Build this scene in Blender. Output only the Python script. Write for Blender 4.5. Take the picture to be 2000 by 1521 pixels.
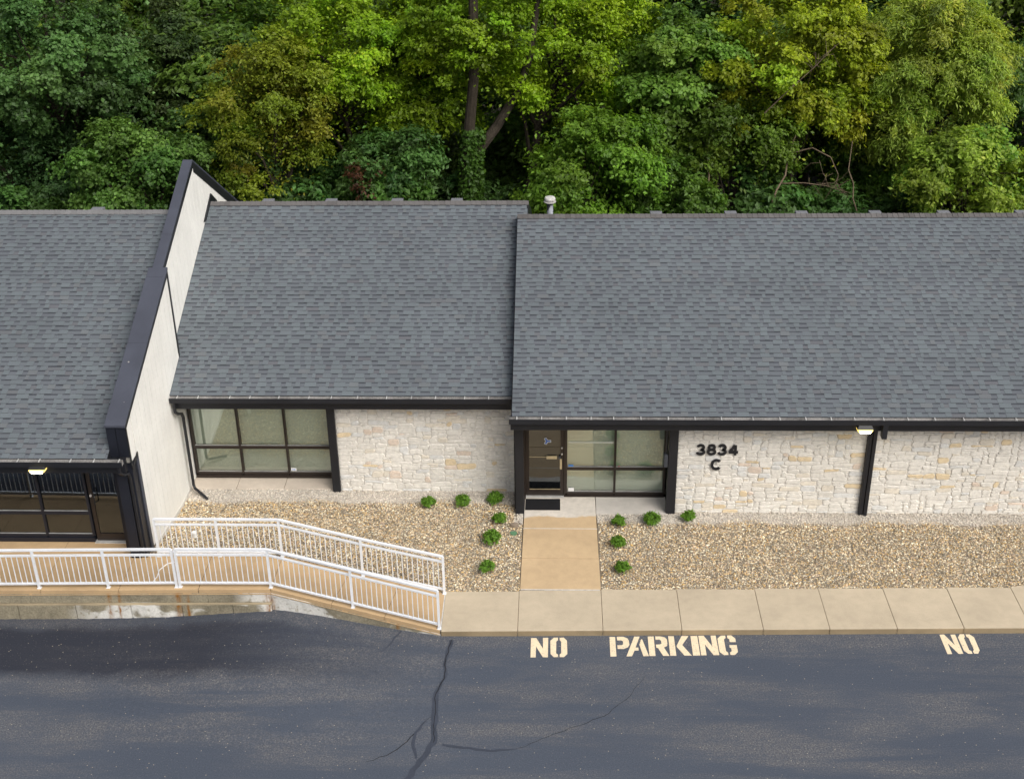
import bpy, math, random
import numpy as np
from mathutils import Matrix, Vector

random.seed(11)
RNG = np.random.default_rng(11)
for o in list(bpy.data.objects):
    bpy.data.objects.remove(o)
SC = bpy.context.scene
COL = SC.collection

# ------------------------------------------------------------------ camera
CAM_F, PITCH, YAW, ROLL = 2.5169, math.radians(27.79), math.radians(-2.1526), math.radians(-0.8917)
cam = bpy.data.cameras.new('camera')
cam.sensor_fit = 'HORIZONTAL'; cam.sensor_width = 36.0
cam.lens = CAM_F * 18.0
cam.clip_start = 0.1; cam.clip_end = 2000
camo = bpy.data.objects.new('camera', cam); COL.objects.link(camo)
fwd = Vector((math.sin(YAW)*math.cos(PITCH), math.cos(YAW)*math.cos(PITCH), -math.sin(PITCH)))
rgt = Vector((math.cos(YAW), -math.sin(YAW), 0)); upv = rgt.cross(fwd)
r2 = rgt*math.cos(ROLL) + upv*math.sin(ROLL); u2 = -rgt*math.sin(ROLL) + upv*math.cos(ROLL)
camo.matrix_world = Matrix(((r2.x, u2.x, -fwd.x, 0), (r2.y, u2.y, -fwd.y, 0), (r2.z, u2.z, -fwd.z, 18.0), (0, 0, 0, 1)))
SC.camera = camo

# ------------------------------------------------------------------ world and sun (soft overcast daylight)
SUN_DIR = Vector((0.60, -0.62, 0.92)).normalized()
w = bpy.data.worlds.new('World'); SC.world = w; w.use_nodes = True
nt = w.node_tree; nt.nodes.clear()
sky = nt.nodes.new('ShaderNodeTexSky'); sky.sky_type = 'NISHITA'; sky.sun_disc = False
sky.sun_elevation = math.asin(SUN_DIR.z); sky.sun_rotation = math.atan2(SUN_DIR.x, SUN_DIR.y)
sky.air_density = 1.0; sky.dust_density = 6.0; sky.ozone_density = 1.0
hs = nt.nodes.new('ShaderNodeHueSaturation'); hs.inputs['Saturation'].default_value = 0.5
bg = nt.nodes.new('ShaderNodeBackground'); bg.inputs['Strength'].default_value = 0.10
wo = nt.nodes.new('ShaderNodeOutputWorld')
nt.links.new(sky.outputs[0], hs.inputs['Color']); nt.links.new(hs.outputs[0], bg.inputs['Color']); nt.links.new(bg.outputs[0], wo.inputs[0])
sun = bpy.data.lights.new('sun', 'SUN'); sun.energy = 1.7; sun.angle = math.radians(45); sun.color = (1.0, 0.96, 0.9)
suno = bpy.data.objects.new('sun', sun); COL.objects.link(suno)
suno.rotation_euler = (-SUN_DIR).to_track_quat('-Z', 'Y').to_euler()
SC.view_settings.view_transform = 'Standard'; SC.view_settings.look = 'None'
SC.view_settings.gamma = 1.0; SC.view_settings.use_curve_mapping = False
SC.view_settings.exposure = 0.50
SC.cycles.max_bounces = 8; SC.cycles.transparent_max_bounces = 16
SC.cycles.use_denoising = True

# ------------------------------------------------------------------ node helpers
class NM:
    def __init__(s, name, rough=0.85, spec=0.3):
        s.m = bpy.data.materials.new(name); s.m.use_nodes = True
        s.nt = s.m.node_tree; s.b = s.nt.nodes['Principled BSDF']; s.o = s.nt.nodes['Material Output']
        s.b.inputs['Roughness'].default_value = rough; s.b.inputs['Specular IOR Level'].default_value = spec
        s._p = None
    def n(s, t): return s.nt.nodes.new(t)
    def l(s, a, b): s.nt.links.new(a, b)
    def put(s, sock, v):
        if hasattr(v, 'is_output') or hasattr(v, 'links'): s.l(v, sock)
        elif isinstance(v, (tuple, list)) and len(v) == 3 and sock.type == 'RGBA': sock.default_value = (*v, 1)
        else: sock.default_value = v
    def pos(s, sc=(1, 1, 1), loc=(0, 0, 0), rot=(0, 0, 0)):
        if s._p is None: s._p = s.n('ShaderNodeNewGeometry').outputs['Position']
        mp = s.n('ShaderNodeMapping'); s.l(s._p, mp.inputs[0])
        mp.inputs['Scale'].default_value = sc; mp.inputs['Location'].default_value = loc; mp.inputs['Rotation'].default_value = rot
        return mp.outputs[0]
    def noise(s, scale, detail=4, rough=.55, vec=None, dist=0):
        t = s.n('ShaderNodeTexNoise'); s.l(vec if vec is not None else s.pos(), t.inputs['Vector'])
        t.inputs['Scale'].default_value = scale; t.inputs['Detail'].default_value = detail
        t.inputs['Roughness'].default_value = rough; t.inputs['Distortion'].default_value = dist
        return t.outputs['Fac']
    def vor(s, scale, vec=None, out='Distance'):
        t = s.n('ShaderNodeTexVoronoi'); s.l(vec if vec is not None else s.pos(), t.inputs['Vector'])
        t.inputs['Scale'].default_value = scale
        return t.outputs[out]
    def ramp(s, fac, stops):
        r = s.n('ShaderNodeValToRGB'); s.l(fac, r.inputs[0]); cr = r.color_ramp
        while len(cr.elements) < len(stops): cr.elements.new(.5)
        for e, (p, c) in zip(cr.elements, stops):
            e.position = p; e.color = (*c, 1) if isinstance(c, tuple) else (c, c, c, 1)
        return r.outputs[0]
    def math(s, op, a, b=0.0, clamp=False):
        m = s.n('ShaderNodeMath'); m.operation = op; m.use_clamp = clamp
        s.put(m.inputs[0], a); s.put(m.inputs[1], b); return m.outputs[0]
    def mix(s, fac, a, b, mode='MIX'):
        m = s.n('ShaderNodeMix'); m.data_type = 'RGBA'; m.blend_type = mode
        s.put(m.inputs[0], fac); s.put(m.inputs[6], a); s.put(m.inputs[7], b); return m.outputs[2]
    def attr(s, name='Col'):
        a = s.n('ShaderNodeAttribute'); a.attribute_name = name; return a.outputs['Color']
    def xyz(s):
        if s._p is None: s._p = s.n('ShaderNodeNewGeometry').outputs['Position']
        x = s.n('ShaderNodeSeparateXYZ'); s.l(s._p, x.inputs[0]); return x.outputs
    def bump(s, h, strength=.3, dist=.01):
        b = s.n('ShaderNodeBump'); b.inputs['Strength'].default_value = strength; b.inputs['Distance'].default_value = dist
        s.l(h, b.inputs['Height']); s.l(b.outputs[0], s.b.inputs['Normal'])
    def col(s, v): s.put(s.b.inputs['Base Color'], v); return s

def vary(m, col, scale=3, amt=.25, fine=60, fa=.15):
    """multiply a colour by broad and fine noise"""
    a = m.ramp(m.noise(scale, 5), [(.25, 1-amt), (.75, 1+amt*.4)])
    b = m.ramp(m.noise(fine, 2), [(.3, 1-fa), (.7, 1+fa*.5)])
    return m.mix(1, m.mix(1, col, a, 'MULTIPLY'), b, 'MULTIPLY')

MT = {}
def simple(name, col, rough=.6, spec=.3, scale=2.5, amt=.2, fine=70, fa=.1, metal=0, bump=0):
    m = NM(name, rough, spec); m.col(vary(m, col, scale, amt, fine, fa)); m.b.inputs['Metallic'].default_value = metal
    if bump: m.bump(m.noise(fine, 3), bump, .004)
    MT[name] = m.m; return m

# shingles and stones carry their own colour per piece
m = NM('shingle', .92, .25)
g = m.ramp(m.noise(150, 2), [(.3, .72), (.7, 1.22)]); bl = m.ramp(m.noise(.55, 4), [(.3, .94), (.7, 1.05)])
st = m.ramp(m.noise(1.0, 4, vec=m.pos((.5, 1.2, 1.2))), [(.35, .94), (.7, 1.05)])
m.col(m.mix(1, m.mix(1, m.mix(1, m.attr(), g, 'MULTIPLY'), bl, 'MULTIPLY'), st, 'MULTIPLY')); m.bump(m.noise(260, 2), .35, .003); MT['shingle'] = m.m
m = NM('stone', .9, .2)
c = m.mix(1, m.attr(), m.ramp(m.noise(14, 5, .65), [(.25, .8), (.7, 1.08)]), 'MULTIPLY')
c = m.mix(1, c, m.ramp(m.noise(1.1, 4), [(.3, .93), (.7, 1.03)]), 'MULTIPLY')
m.col(c); m.bump(m.noise(22, 6, .65), .4, .015); MT['stone'] = m.m
m = simple('mortar', (.685, .66, .61), .95, .1, 3, .16, 40, .12, bump=.4)
m = simple('siding', (.70, .69, .645), .7, .25, 1.2, .1, 30, .05)
g = m.ramp(m.noise(1, 5, vec=m.pos((8, 8, .7))), [(.3, .985), (.62, 1.005)])
m.col(m.mix(1, vary(m, (.80, .795, .755), 1.2, .1, 30, .05), g, 'MULTIPLY'))
simple('groove', (.33, .32, .29), .9, .1)
simple('black_paint', (.0135, .0145, .0185), .42, .45, 2, .25, 40, .15, bump=.12)
simple('navy_paint', (.012, .014, .022), .45, .45, 2, .25, 40, .15, bump=.12)
simple('coping', (.074, .079, .104), .55, .4, 1.3, .25, 60, .08)
simple('vent_metal', (.17, .175, .19), .6, .4, 2, .2, 40, .1)
m = NM('coping', .55, .4); m.col(m.mix(m.ramp(m.vor(2.6), [(.035, .7), (.06, 0.0)]), vary(m, (.060, .066, .088), 1.3, .25, 60, .08), (.5, .47, .42))); MT['coping'] = m.m
simple('bronze', (.024, .017, .014), .38, .5, 3, .2, 80, .1)
simple('gutter_metal', (.45, .44, .43), .5, .5, 2.2, .55, 30, .3, metal=.25)
simple('galvanised', (.62, .62, .6), .45, .5, 4, .3, 60, .15, metal=.3)
simple('white_rail', (.72, .745, .78), .4, .45, 2.5, .09, 40, .05)
m = NM('white_rail', .4, .45); m.col(m.mix(m.ramp(m.noise(5, 5, .7), [(.66, 0.0), (.74, .5)]), vary(m, (.73, .755, .79), 2.5, .1, 40, .05), (.42, .33, .24))); MT['white_rail'] = m.m
simple('tan_metal', (.52, .42, .25), .45, .5, 5, .15, 60, .1)
simple('blind', (.88, .89, .84), .7, .2, 1, .06, 50, .05)
simple('interior', (.09, .085, .075), .9, .1, 1, .2, 20, .1)
simple('interior_floor', (.20, .17, .13), .9, .1, 2, .2, 20, .1)
simple('rubber', (.012, .012, .014), .8, .3, 6, .3, 120, .4, bump=.3)
simple('plastic_white', (.78, .78, .76), .5, .4, 6, .06, 40, .04)
simple('plastic_green', (.10, .22, .12), .6, .4, 8, .15, 40, .1)
simple('sticker_blue', (.05, .2, .55), .4, .4, 8, .05, 40, .02)
simple('sticker_red', (.5, .1, .08), .4, .4, 8, .05, 40, .02)
simple('rock', (.26, .21, .16), .9, .2, 6, .3, 50, .2, bump=.5)
simple('block_grey', (.05, .055, .065), .55, .4, 5, .2, 50, .1)
m = simple('bark', (.058, .048, .037), .95, .1, 3, .4, 20, .3); 
m.bump(m.noise(3, 6, vec=m.pos((9, 9, 1.2))), .8, .04)
simple('dead_wood', (.17, .13, .09), .9, .1, 3, .35, 20, .25, bump=.4)
simple('soil', (.030, .026, .018), .95, .1, 1.2, .5, 14, .4, bump=.6)
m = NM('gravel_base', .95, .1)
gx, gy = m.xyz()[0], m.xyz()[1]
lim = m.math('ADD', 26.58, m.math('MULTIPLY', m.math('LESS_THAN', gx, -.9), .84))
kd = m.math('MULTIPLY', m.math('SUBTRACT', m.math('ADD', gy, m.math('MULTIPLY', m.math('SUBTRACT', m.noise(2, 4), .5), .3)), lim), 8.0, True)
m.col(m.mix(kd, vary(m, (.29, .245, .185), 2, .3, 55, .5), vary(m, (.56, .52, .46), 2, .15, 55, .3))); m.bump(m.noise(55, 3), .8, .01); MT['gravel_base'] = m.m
m = NM('pebble', .8, .3); m.col(m.mix(1, m.attr(), m.ramp(m.noise(.9, 4), [(.3, .86), (.7, 1.06)]), 'MULTIPLY')); MT['pebble'] = m.m

def concrete(name, wet, dry=None, dry_y=None, rough=.8, stain=.14):
    m = NM(name, rough, .3)
    c = vary(m, wet, .9, stain, 90, .09)
    c = m.mix(1, c, m.ramp(m.noise(5, 5, .6), [(.3, .93), (.6, 1.02)]), 'MULTIPLY')
    c = m.mix(m.ramp(m.vor(5.5), [(.012, .55), (.035, 0.0)]), c, (.66, .62, .55))
    if dry:
        e = m.math('ADD', m.xyz()[1], m.math('MULTIPLY', m.math('SUBTRACT', m.noise(1.6, 4), .5), .55))
        k = m.math('MULTIPLY', m.math('SUBTRACT', e, dry_y), 14.0, True)
        d = m.mix(1, vary(m, dry, 1.5, .16, 70, .07), m.ramp(m.noise(7, 5), [(.3, .88), (.6, 1.03)]), 'MULTIPLY')
        c = m.mix(k, c, d)
    m.col(c); m.bump(m.noise(120, 3), .25, .003); MT[name] = m.m; return m
concrete('concrete_tan', (.49, .415, .305))
concrete('concrete_kerb', (.30, .235, .145), stain=.35)  # darker than the panels: weaker light on the face plus dirt, in the colour
concrete('concrete_walk', (.51, .375, .225), (.60, .555, .49), 26.80)
concrete('concrete_raised', (.475, .335, .19))
concrete('concrete_slab', (.57, .50, .42), stain=.2)
concrete('concrete_pale2', (.36, .30, .20), stain=.4)
concrete('concrete_pale', (.55, .52, .475), stain=.3)
simple('joint', (.21, .17, .12), .95, .1, 4, .3, 40, .2)
simple('caulk', (.62, .60, .56), .7, .2, 6, .3, 40, .1)

# retaining wall: grey-brown weathered concrete, flaking white paint, rust under the railing posts
m = NM('retaining', .9, .2)
c = vary(m, (.285, .255, .185), 1.6, .4, 25, .25)
fl = m.math('MULTIPLY', m.ramp(m.noise(.75, 5, .5, m.pos((1, 1, 1.8), (3.1, 0, 0)), .3), [(.50, 0.0), (.545, 1.0)]), m.ramp(m.noise(9, 4), [(.30, .2), (.45, 1.0)]))
zz = m.xyz()[2]
xs = m.xyz()[0]
fl = m.math('MULTIPLY', fl, m.math('MULTIPLY', m.math('SUBTRACT', xs, -11.0), 1.2, True))
lowz = m.math('MULTIPLY', m.math('SUBTRACT', m.math('ADD', .40, m.math('MULTIPLY', m.noise(4, 3), .05)), zz), 20.0, True)
fl = m.math('MULTIPLY', fl, m.math('MAXIMUM', lowz, m.math('MULTIPLY', m.math('ADD', xs, 7.2), 2.0, True)))
c = m.mix(fl, c, vary(m, (.66, .65, .61), 3, .15, 20, .1))
ru = 0.0
for x0, wd in ((-8.42, .07), (-8.2, .04), (-9.98, .05), (-3.45, .045), (-6.36, .10), (-9.75, .03)):
    d = m.math('DIVIDE', m.math('SUBTRACT', m.math('ADD', xs, m.math('MULTIPLY', m.math('SUBTRACT', m.noise(6, 2), .5), .08)), x0), wd)
    ru = m.math('ADD', ru, m.math('POWER', 2.718, m.math('MULTIPLY', m.math('MULTIPLY', d, d), -1.0)))
ru = m.math('MULTIPLY', ru, m.ramp(m.noise(5, 4, .6, m.pos((3, 3, .8))), [(.32, 0.0), (.62, 1.0)]), True)
c = m.mix(ru, c, (.24, .105, .02))
m.col(c); m.bump(m.noise(18, 6, .65), .7, .02); MT['retaining'] = m.m

# asphalt: dark blue-grey sealcoat, worn through to brown-grey aggregate in long bands
m = NM('asphalt', .8, .3)
base = m.mix(m.noise(.35, 3, vec=m.pos((.5, 1, 1))), (.046, .057, .079), (.072, .085, .110))
band = m.ramp(m.noise(1.0, 6, .66, m.pos((.17, 1.25, 1), (0, .35, 0), (0, 0, .02)), .3), [(.43, 0.0), (.60, 1.0)])
band = m.math('MULTIPLY', band, m.ramp(m.noise(.7, 5, .65, m.pos((.6, 1, 1), (4, 2, 0))), [(.32, .1), (.58, 1.0)]))
# strip along the kerb where the squeegee never reached
X_, Y_ = m.xyz()[0], m.xyz()[1]
ex = m.math('ADD', Y_, m.math('MULTIPLY', m.math('SUBTRACT', m.noise(.9, 5), .5), .7))
ex = m.math('SUBTRACT', ex, m.math('MULTIPLY', X_, .012))
exw = m.math('SUBTRACT', ex, m.math('MULTIPLY', m.math('MULTIPLY', m.math('SUBTRACT', -2.5, X_), .26, True), .70))
kerb = m.math('MULTIPLY', m.math('SUBTRACT', exw, 22.0), 4.0, True)
rightside = m.math('MULTIPLY', m.math('ADD', X_, 9.5), .25, True)
wear = m.math('MAXIMUM', band, m.math('MULTIPLY', m.math('MULTIPLY', kerb, .85), m.math('MULTIPLY', rightside, m.ramp(m.noise(2.5, 4), [(.3, .5), (.6, 1.0)]))))
# much darker area along the ramp, deepening to the left, weaker at the kerb
dark_left = m.math('MULTIPLY', m.math('MULTIPLY', m.math('SUBTRACT', -2.6, X_), .20, True), m.math('MULTIPLY', m.math('SUBTRACT', m.math('ADD', ex, m.math('MULTIPLY', m.math('ADD', X_, 6.0), .02)), 20.85), 2.2, True))
dark_left = m.math('MULTIPLY', dark_left, m.math('SUBTRACT', 1.0, m.math('MULTIPLY', kerb, .45)))
base = m.mix(m.math('MULTIPLY', dark_left, .95), base, (.020, .023, .034))
agg = m.ramp(m.noise(30, 4, .75), [(.36, (.050, .052, .060)), (.5, (.125, .118, .115)), (.64, (.34, .315, .275))])
wn = m.math('MULTIPLY', m.math('MULTIPLY', wear, m.math('SUBTRACT', 1.0, m.math('MULTIPLY', dark_left, .75))), m.ramp(m.noise(9, 5, .7), [(.3, .35), (.6, 1.0)]))
c = m.mix(m.math('MULTIPLY', wn, .55), base, agg)
c = m.mix(1, c, m.ramp(m.noise(34, 4, .8), [(.3, .68), (.7, 1.32)]), 'MULTIPLY')
sp = m.vor(6.5); c = m.mix(m.ramp(sp, [(.05, .75), (.085, 0.0)]), c, (.42, .37, .28))
sp2 = m.vor(15.0); c = m.mix(m.ramp(sp2, [(.08, .4), (.13, 0.0)]), c, (.26, .235, .20))
m.col(c); m.bump(m.noise(40, 4, .75), .5, .008); MT['asphalt'] = m.m
simple('crack_seal', (.043, .051, .071), .6, .4, 3, .25, 60, .2)
simple('crack_dark', (.030, .031, .036), .9, .1, 6, .5, 60, .3)
m = NM('road_paint', .75, .25)
c = vary(m, (.80, .66, .46), 3, .1, 60, .1)
c = m.mix(m.ramp(m.noise(26, 5, .7), [(.55, 0.0), (.66, .6)]), c, (.15, .14, .13)); m.col(c); MT['road_paint'] = m.m

# glass: clear tinted sheet with a strong sky/ground reflection
def glass(name, tint, refl, gcol=(.95, .97, .95)):
    m = bpy.data.materials.new(name); m.use_nodes = True; nt = m.node_tree; nt.nodes.clear()
    o = nt.nodes.new('ShaderNodeOutputMaterial'); mx = nt.nodes.new('ShaderNodeMixShader')
    tr = nt.nodes.new('ShaderNodeBsdfTransparent'); tr.inputs[0].default_value = (*tint, 1)
    gl = nt.nodes.new('ShaderNodeBsdfGlossy'); gl.inputs['Roughness'].default_value = .015; gl.inputs[0].default_value = (*gcol, 1)
    fr = nt.nodes.new('ShaderNodeFresnel'); fr.inputs[0].default_value = 1.5
    ad = nt.nodes.new('ShaderNodeMath'); ad.operation = 'ADD'; ad.inputs[1].default_value = refl; ad.use_clamp = True
    nt.links.new(fr.outputs[0], ad.inputs[0]); nt.links.new(ad.outputs[0], mx.inputs[0])
    nt.links.new(tr.outputs[0], mx.inputs[1]); nt.links.new(gl.outputs[0], mx.inputs[2]); nt.links.new(mx.outputs[0], o.inputs[0])
    MT[name] = m
glass('glass', (.95, .985, .935), .11)
glass('glass_dark', (.35, .34, .33), .10, (.70, .78, .86))

m = NM('lamp_lens', .5); m.b.inputs['Emission Color'].default_value = (1, .88, .55, 1); m.b.inputs['Emission Strength'].default_value = 9.0; m.col((.8, .8, .7)); MT['lamp_lens'] = m.m
m = NM('lamp_glow_rim', .5); m.b.inputs['Emission Color'].default_value = (1, .72, .16, 1); m.b.inputs['Emission Strength'].default_value = .9; m.col((.7, .6, .3)); MT['lamp_glow_rim'] = m.m  # weak amber emission imitates the warm glow at the lens edge

def leaf_mat(name, transl=.4, rough=.5, spec=.35):
    m = NM(name, rough, spec); c = m.attr(); m.col(c)
    t = m.n('ShaderNodeBsdfTranslucent'); m.l(m.mix(1, c, (1.15, 1.1, .55), 'MULTIPLY'), t.inputs[0])
    mx = m.n('ShaderNodeMixShader'); mx.inputs[0].default_value = transl
    m.l(m.b.outputs[0], mx.inputs[1]); m.l(t.outputs[0], mx.inputs[2]); m.l(mx.outputs[0], m.o.inputs[0]); MT[name] = m.m
leaf_mat('leaf', .5)

# ------------------------------------------------------------------ mesh helpers
def np_mesh(name, V, F, C=None, smooth=False):
    V = np.asarray(V, dtype=np.float32); F = np.asarray(F, dtype=np.int32)
    me = bpy.data.meshes.new(name); n, k = F.shape
    me.vertices.add(len(V)); me.vertices.foreach_set('co', V.ravel())
    me.loops.add(n*k); me.loops.foreach_set('vertex_index', F.ravel())
    me.polygons.add(n); me.polygons.foreach_set('loop_start', np.arange(0, n*k, k, dtype=np.int32))
    if C is not None:
        a = me.attributes.new('Col', 'FLOAT_COLOR', 'FACE')
        c4 = np.ones((n, 4), dtype=np.float32); c4[:, :3] = C; a.data.foreach_set('color', c4.ravel())
    me.update(calc_edges=True)
    if smooth: me.polygons.foreach_set('use_smooth', np.ones(n, dtype=bool))
    return me

ORG = {}
class MB:
    def __init__(s): s.v = []; s.f = []; s.c = []
    def poly(s, pts, col=(1, 1, 1)):
        b = len(s.v); s.v += [tuple(p) for p in pts]; s.f.append(tuple(range(b, b+len(pts)))); s.c.append(col); return s
    def hexa(s, p, col=(1, 1, 1)):
        """8 corners: bottom ring 0-3 counter-clockwise seen from above, top ring 4-7"""
        b = len(s.v); s.v += [tuple(q) for q in p]
        for f in ((0, 3, 2, 1), (4, 5, 6, 7), (0, 1, 5, 4), (1, 2, 6, 5), (2, 3, 7, 6), (3, 0, 4, 7)):
            s.f.append(tuple(b+i for i in f)); s.c.append(col)
        return s
    def box(s, x0, x1, y0, y1, z0, z1, col=(1, 1, 1)):
        return s.hexa(((x0, y0, z0), (x1, y0, z0), (x1, y1, z0), (x0, y1, z0), (x0, y0, z1), (x1, y0, z1), (x1, y1, z1), (x0, y1, z1)), col)
    def prism(s, pts, d, col=(1, 1, 1)):
        """polygon pts swept by vector d"""
        n = len(pts); b = len(s.v); s.v += [tuple(p) for p in pts] + [tuple(p[i]+d[i] for i in range(3)) for p in pts]
        s.f.append(tuple(range(b, b+n))[::-1]); s.c.append(col); s.f.append(tuple(range(b+n, b+2*n))); s.c.append(col)
        for i in range(n):
            j = (i+1) % n; s.f.append((b+i, b+j, b+n+j, b+n+i)); s.c.append(col)
        return s
    def tube(s, path, rad, n=8, cap=True, col=(1, 1, 1)):
        path = [Vector(p) for p in path]; rad = rad if isinstance(rad, (list, tuple)) else [rad]*len(path)
        b = len(s.v); ref = None
        for i, p in enumerate(path):
            t = (path[min(i+1, len(path)-1)] - path[max(i-1, 0)]).normalized()
            if ref is None: ref = Vector((1, 0, 0)) if abs(t.x) < .8 else Vector((0, 1, 0))
            a = (ref - t*ref.dot(t)).normalized(); bb = t.cross(a); ref = a
            for k in range(n):
                an = 2*math.pi*(k+.5)/n; s.v.append(tuple(p + (a*math.cos(an) + bb*math.sin(an))*rad[i]))
        for i in range(len(path)-1):
            for k in range(n):
                k2 = (k+1) % n; s.f.append((b+i*n+k, b+i*n+k2, b+(i+1)*n+k2, b+(i+1)*n+k)); s.c.append(col)
        if cap:
            s.f.append(tuple(b+k for k in range(n))[::-1]); s.c.append(col)
            e = b+(len(path)-1)*n; s.f.append(tuple(e+k for k in range(n))); s.c.append(col)
        return s
    def build(s, name, mat, parent=None, org=None, smooth=False, bevel=0, col=False, kind=None):
        if org is None:
            if parent is not None: org = ORG[parent.name]
            else:
                a = np.array(s.v); lo, hi = a.min(0), a.max(0); org = Vector(((lo[0]+hi[0])/2, (lo[1]+hi[1])/2, lo[2]))
        org = Vector(org)
        me = bpy.data.meshes.new(name); me.from_pydata([(p[0]-org.x, p[1]-org.y, p[2]-org.z) for p in s.v], [], s.f)
        if col:
            at = me.attributes.new('Col', 'FLOAT_COLOR', 'FACE'); a = np.ones((len(s.f), 4), dtype=np.float32); a[:, :3] = s.c
            at.data.foreach_set('color', a.ravel())
        if smooth: me.polygons.foreach_set('use_smooth', [True]*len(me.polygons))
        me.materials.append(MT[mat]); return link(name, me, parent, org, bevel, kind)

def link(name, me, parent=None, org=(0, 0, 0), bevel=0, kind=None):
    o = bpy.data.objects.new(name, me); COL.objects.link(o); org = Vector(org)
    if parent is not None: o.parent = parent; o.location = org - ORG[parent.name]
    else: o.location = org
    ORG[o.name] = org
    if bevel:
        b = o.modifiers.new('bevel', 'BEVEL'); b.width = bevel; b.segments = 2; b.limit_method = 'ANGLE'
    if kind: o['kind'] = kind
    return o
def thing(name, label, cat, loc=(0, 0, 0), group=None):
    o = bpy.data.objects.new(name, None); COL.objects.link(o); o.location = loc; ORG[o.name] = Vector(loc)
    return tag(o, label, cat, group)
def tag(o, label, cat, group=None):
    o['label'] = label; o['category'] = cat
    if group: o['group'] = group
    return o
def lerp(a, b, t): return a+(b-a)*t
def sst(a, b, x):
    t = min(1, max(0, (x-a)/(b-a))); return t*t*(3-2*t)

# ------------------------------------------------------------------ ground levels
def az(x, y):                     # car park surface
    return .2*math.exp(-((x+6.0)/2.2)**2)*sst(18.5, 23.2, y)
def walk_z(x):                    # raised walk and ramp
    return .74 if x <= -6.33 else lerp(.74, .15, min(1, (x+6.33)/3.83))
def ramp_front(x): return lerp(22.98, 23.16, (x+16)/9.67) if x <= -6.33 else lerp(23.16, 22.50, (x+6.33)/3.83)
def ramp_back(x): return 24.44 if x <= -6.3 else lerp(24.44, 23.86, (x+6.3)/3.8)
def sw_front(x): return 22.485 + (x+2.5)*.0222
def sw_back(x): return 23.874 + .12*min(1, max(0, (x+2.5)/3)) + max(0, x-.5)*.0215
def gz(x, y):                     # gravel bed
    base = .14 + .13*min(1, max(0, (y-24.0)/3.0))
    h = max(0, walk_z(x)-.17) if x < -2.5 else 0
    return base + h*(1-sst(23.9, 27.6, y))*.93

# terrain sheet to the horizon
mb = MB(); s = 900
xs_ = [-900, -120, -60, -30, -10, 10, 30, 60, 120, 900]; ys_ = [-900, -100, -20, 15, 34.5, 38, 44, 60, 90, 140, 900]
def tz(x, y): return -.35 if y < 36 else -.35
for i in range(len(xs_)-1):
    for j in range(len(ys_)-1):
        q = [(xs_[i], ys_[j]), (xs_[i+1], ys_[j]), (xs_[i+1], ys_[j+1]), (xs_[i], ys_[j+1])]
        mb.poly([(a, b, tz(a, b)) for a, b in q])
o = mb.build('woodland_floor', 'soil', org=(0, 0, 0)); o['kind'] = 'structure'

# car park
nx, ny = 70, 40
X = np.linspace(-24, 24, nx); Y = np.concatenate([np.linspace(-6, 17, 6), np.linspace(18, 23.6, ny-6)])
V = [(x, y, az(x, y)) for y in Y for x in X]
F = [(j*nx+i, j*nx+i+1, (j+1)*nx+i+1, (j+1)*nx+i) for j in range(ny-1) for i in range(nx-1)]
me = np_mesh('car_park', V, F, smooth=True); me.materials.append(MT['asphalt'])
car_park = link('car_park', me, kind='structure')

def ribbon(path, widths, zoff, name, mat):
    mb = MB(); pts = []
    P = [Vector((p[0], p[1], 0)) for p in path]; fine = []
    for i in range(len(P)-1):                      # subdivide with wobble
        n = max(2, int((P[i+1]-P[i]).length/.12))
        for k in range(n):
            t = k/n; q = P[i].lerp(P[i+1], t); d = (P[i+1]-P[i]).normalized()
            q = q + Vector((-d.y, d.x, 0))*random.uniform(-.022, .022)*(1 if 0 < k else 0)
            fine.append((q, lerp(widths[i], widths[i+1], t)*random.uniform(.75, 1.2)))
    fine.append((P[-1], widths[-1])); L = []; R = []
    for i, (q, wd) in enumerate(fine):
        d = (fine[min(i+1, len(fine)-1)][0]-fine[max(i-1, 0)][0]).normalized(); nrm = Vector((-d.y, d.x, 0))
        a = q+nrm*wd/2; b = q-nrm*wd/2
        L.append((a.x, a.y, az(a.x, a.y)+zoff)); R.append((b.x, b.y, az(b.x, b.y)+zoff))
    for i in range(len(L)-1): mb.poly([R[i], R[i+1], L[i+1], L[i]])
    return mb.build(name, mat, car_park)
main = [(-2.25, 22.36), (-2.33, 21.67), (-2.31, 21.09), (-2.45, 20.61), (-2.42, 19.92), (-2.38, 19.19), (-2.6, 18.69), (-2.8, 18.2), (-3.3, 17.2), (-3.6, 16)]
ribbon(main, [.09, .07, .06, .11, .13, .13, .12, .12, .10, .10], .004, 'crack_sealant', 'crack_seal')
ribbon(main[:6], [.012, .018, .016, .016, .012, .01], .008, 'crack', 'crack_dark')
ribbon([(-2.50, 19.92), (-2.76, 19.47), (-2.78, 19.11), (-2.68, 18.75)], [.02, .05, .06, .04], .0055, 'crack_sealant', 'crack_seal')
ribbon([(-2.76, 19.47), (-3.0, 19.1), (-3.27, 18.82), (-3.65, 18.65)], [.016, .02, .018, .008], .004, 'crack', 'crack_dark')
ribbon([(1.91, 21.23), (1.55, 20.59), (1.01, 20.0), (.08, 19.51), (-.68, 19.07)], [.005, .009, .012, .012, .008], .004, 'crack', 'crack_dark')
ribbon([(-.68, 19.07), (-1.2, 18.98), (-1.53, 19.02), (-2.2, 19.14)], [.02, .06, .07, .05], .0045, 'crack_sealant', 'crack_seal')
ribbon([(-3.38, 22.6), (-3.6, 22.1), (-3.75, 21.85)], [.05, .045, .02], .004, 'crack_sealant', 'crack_seal')

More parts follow.
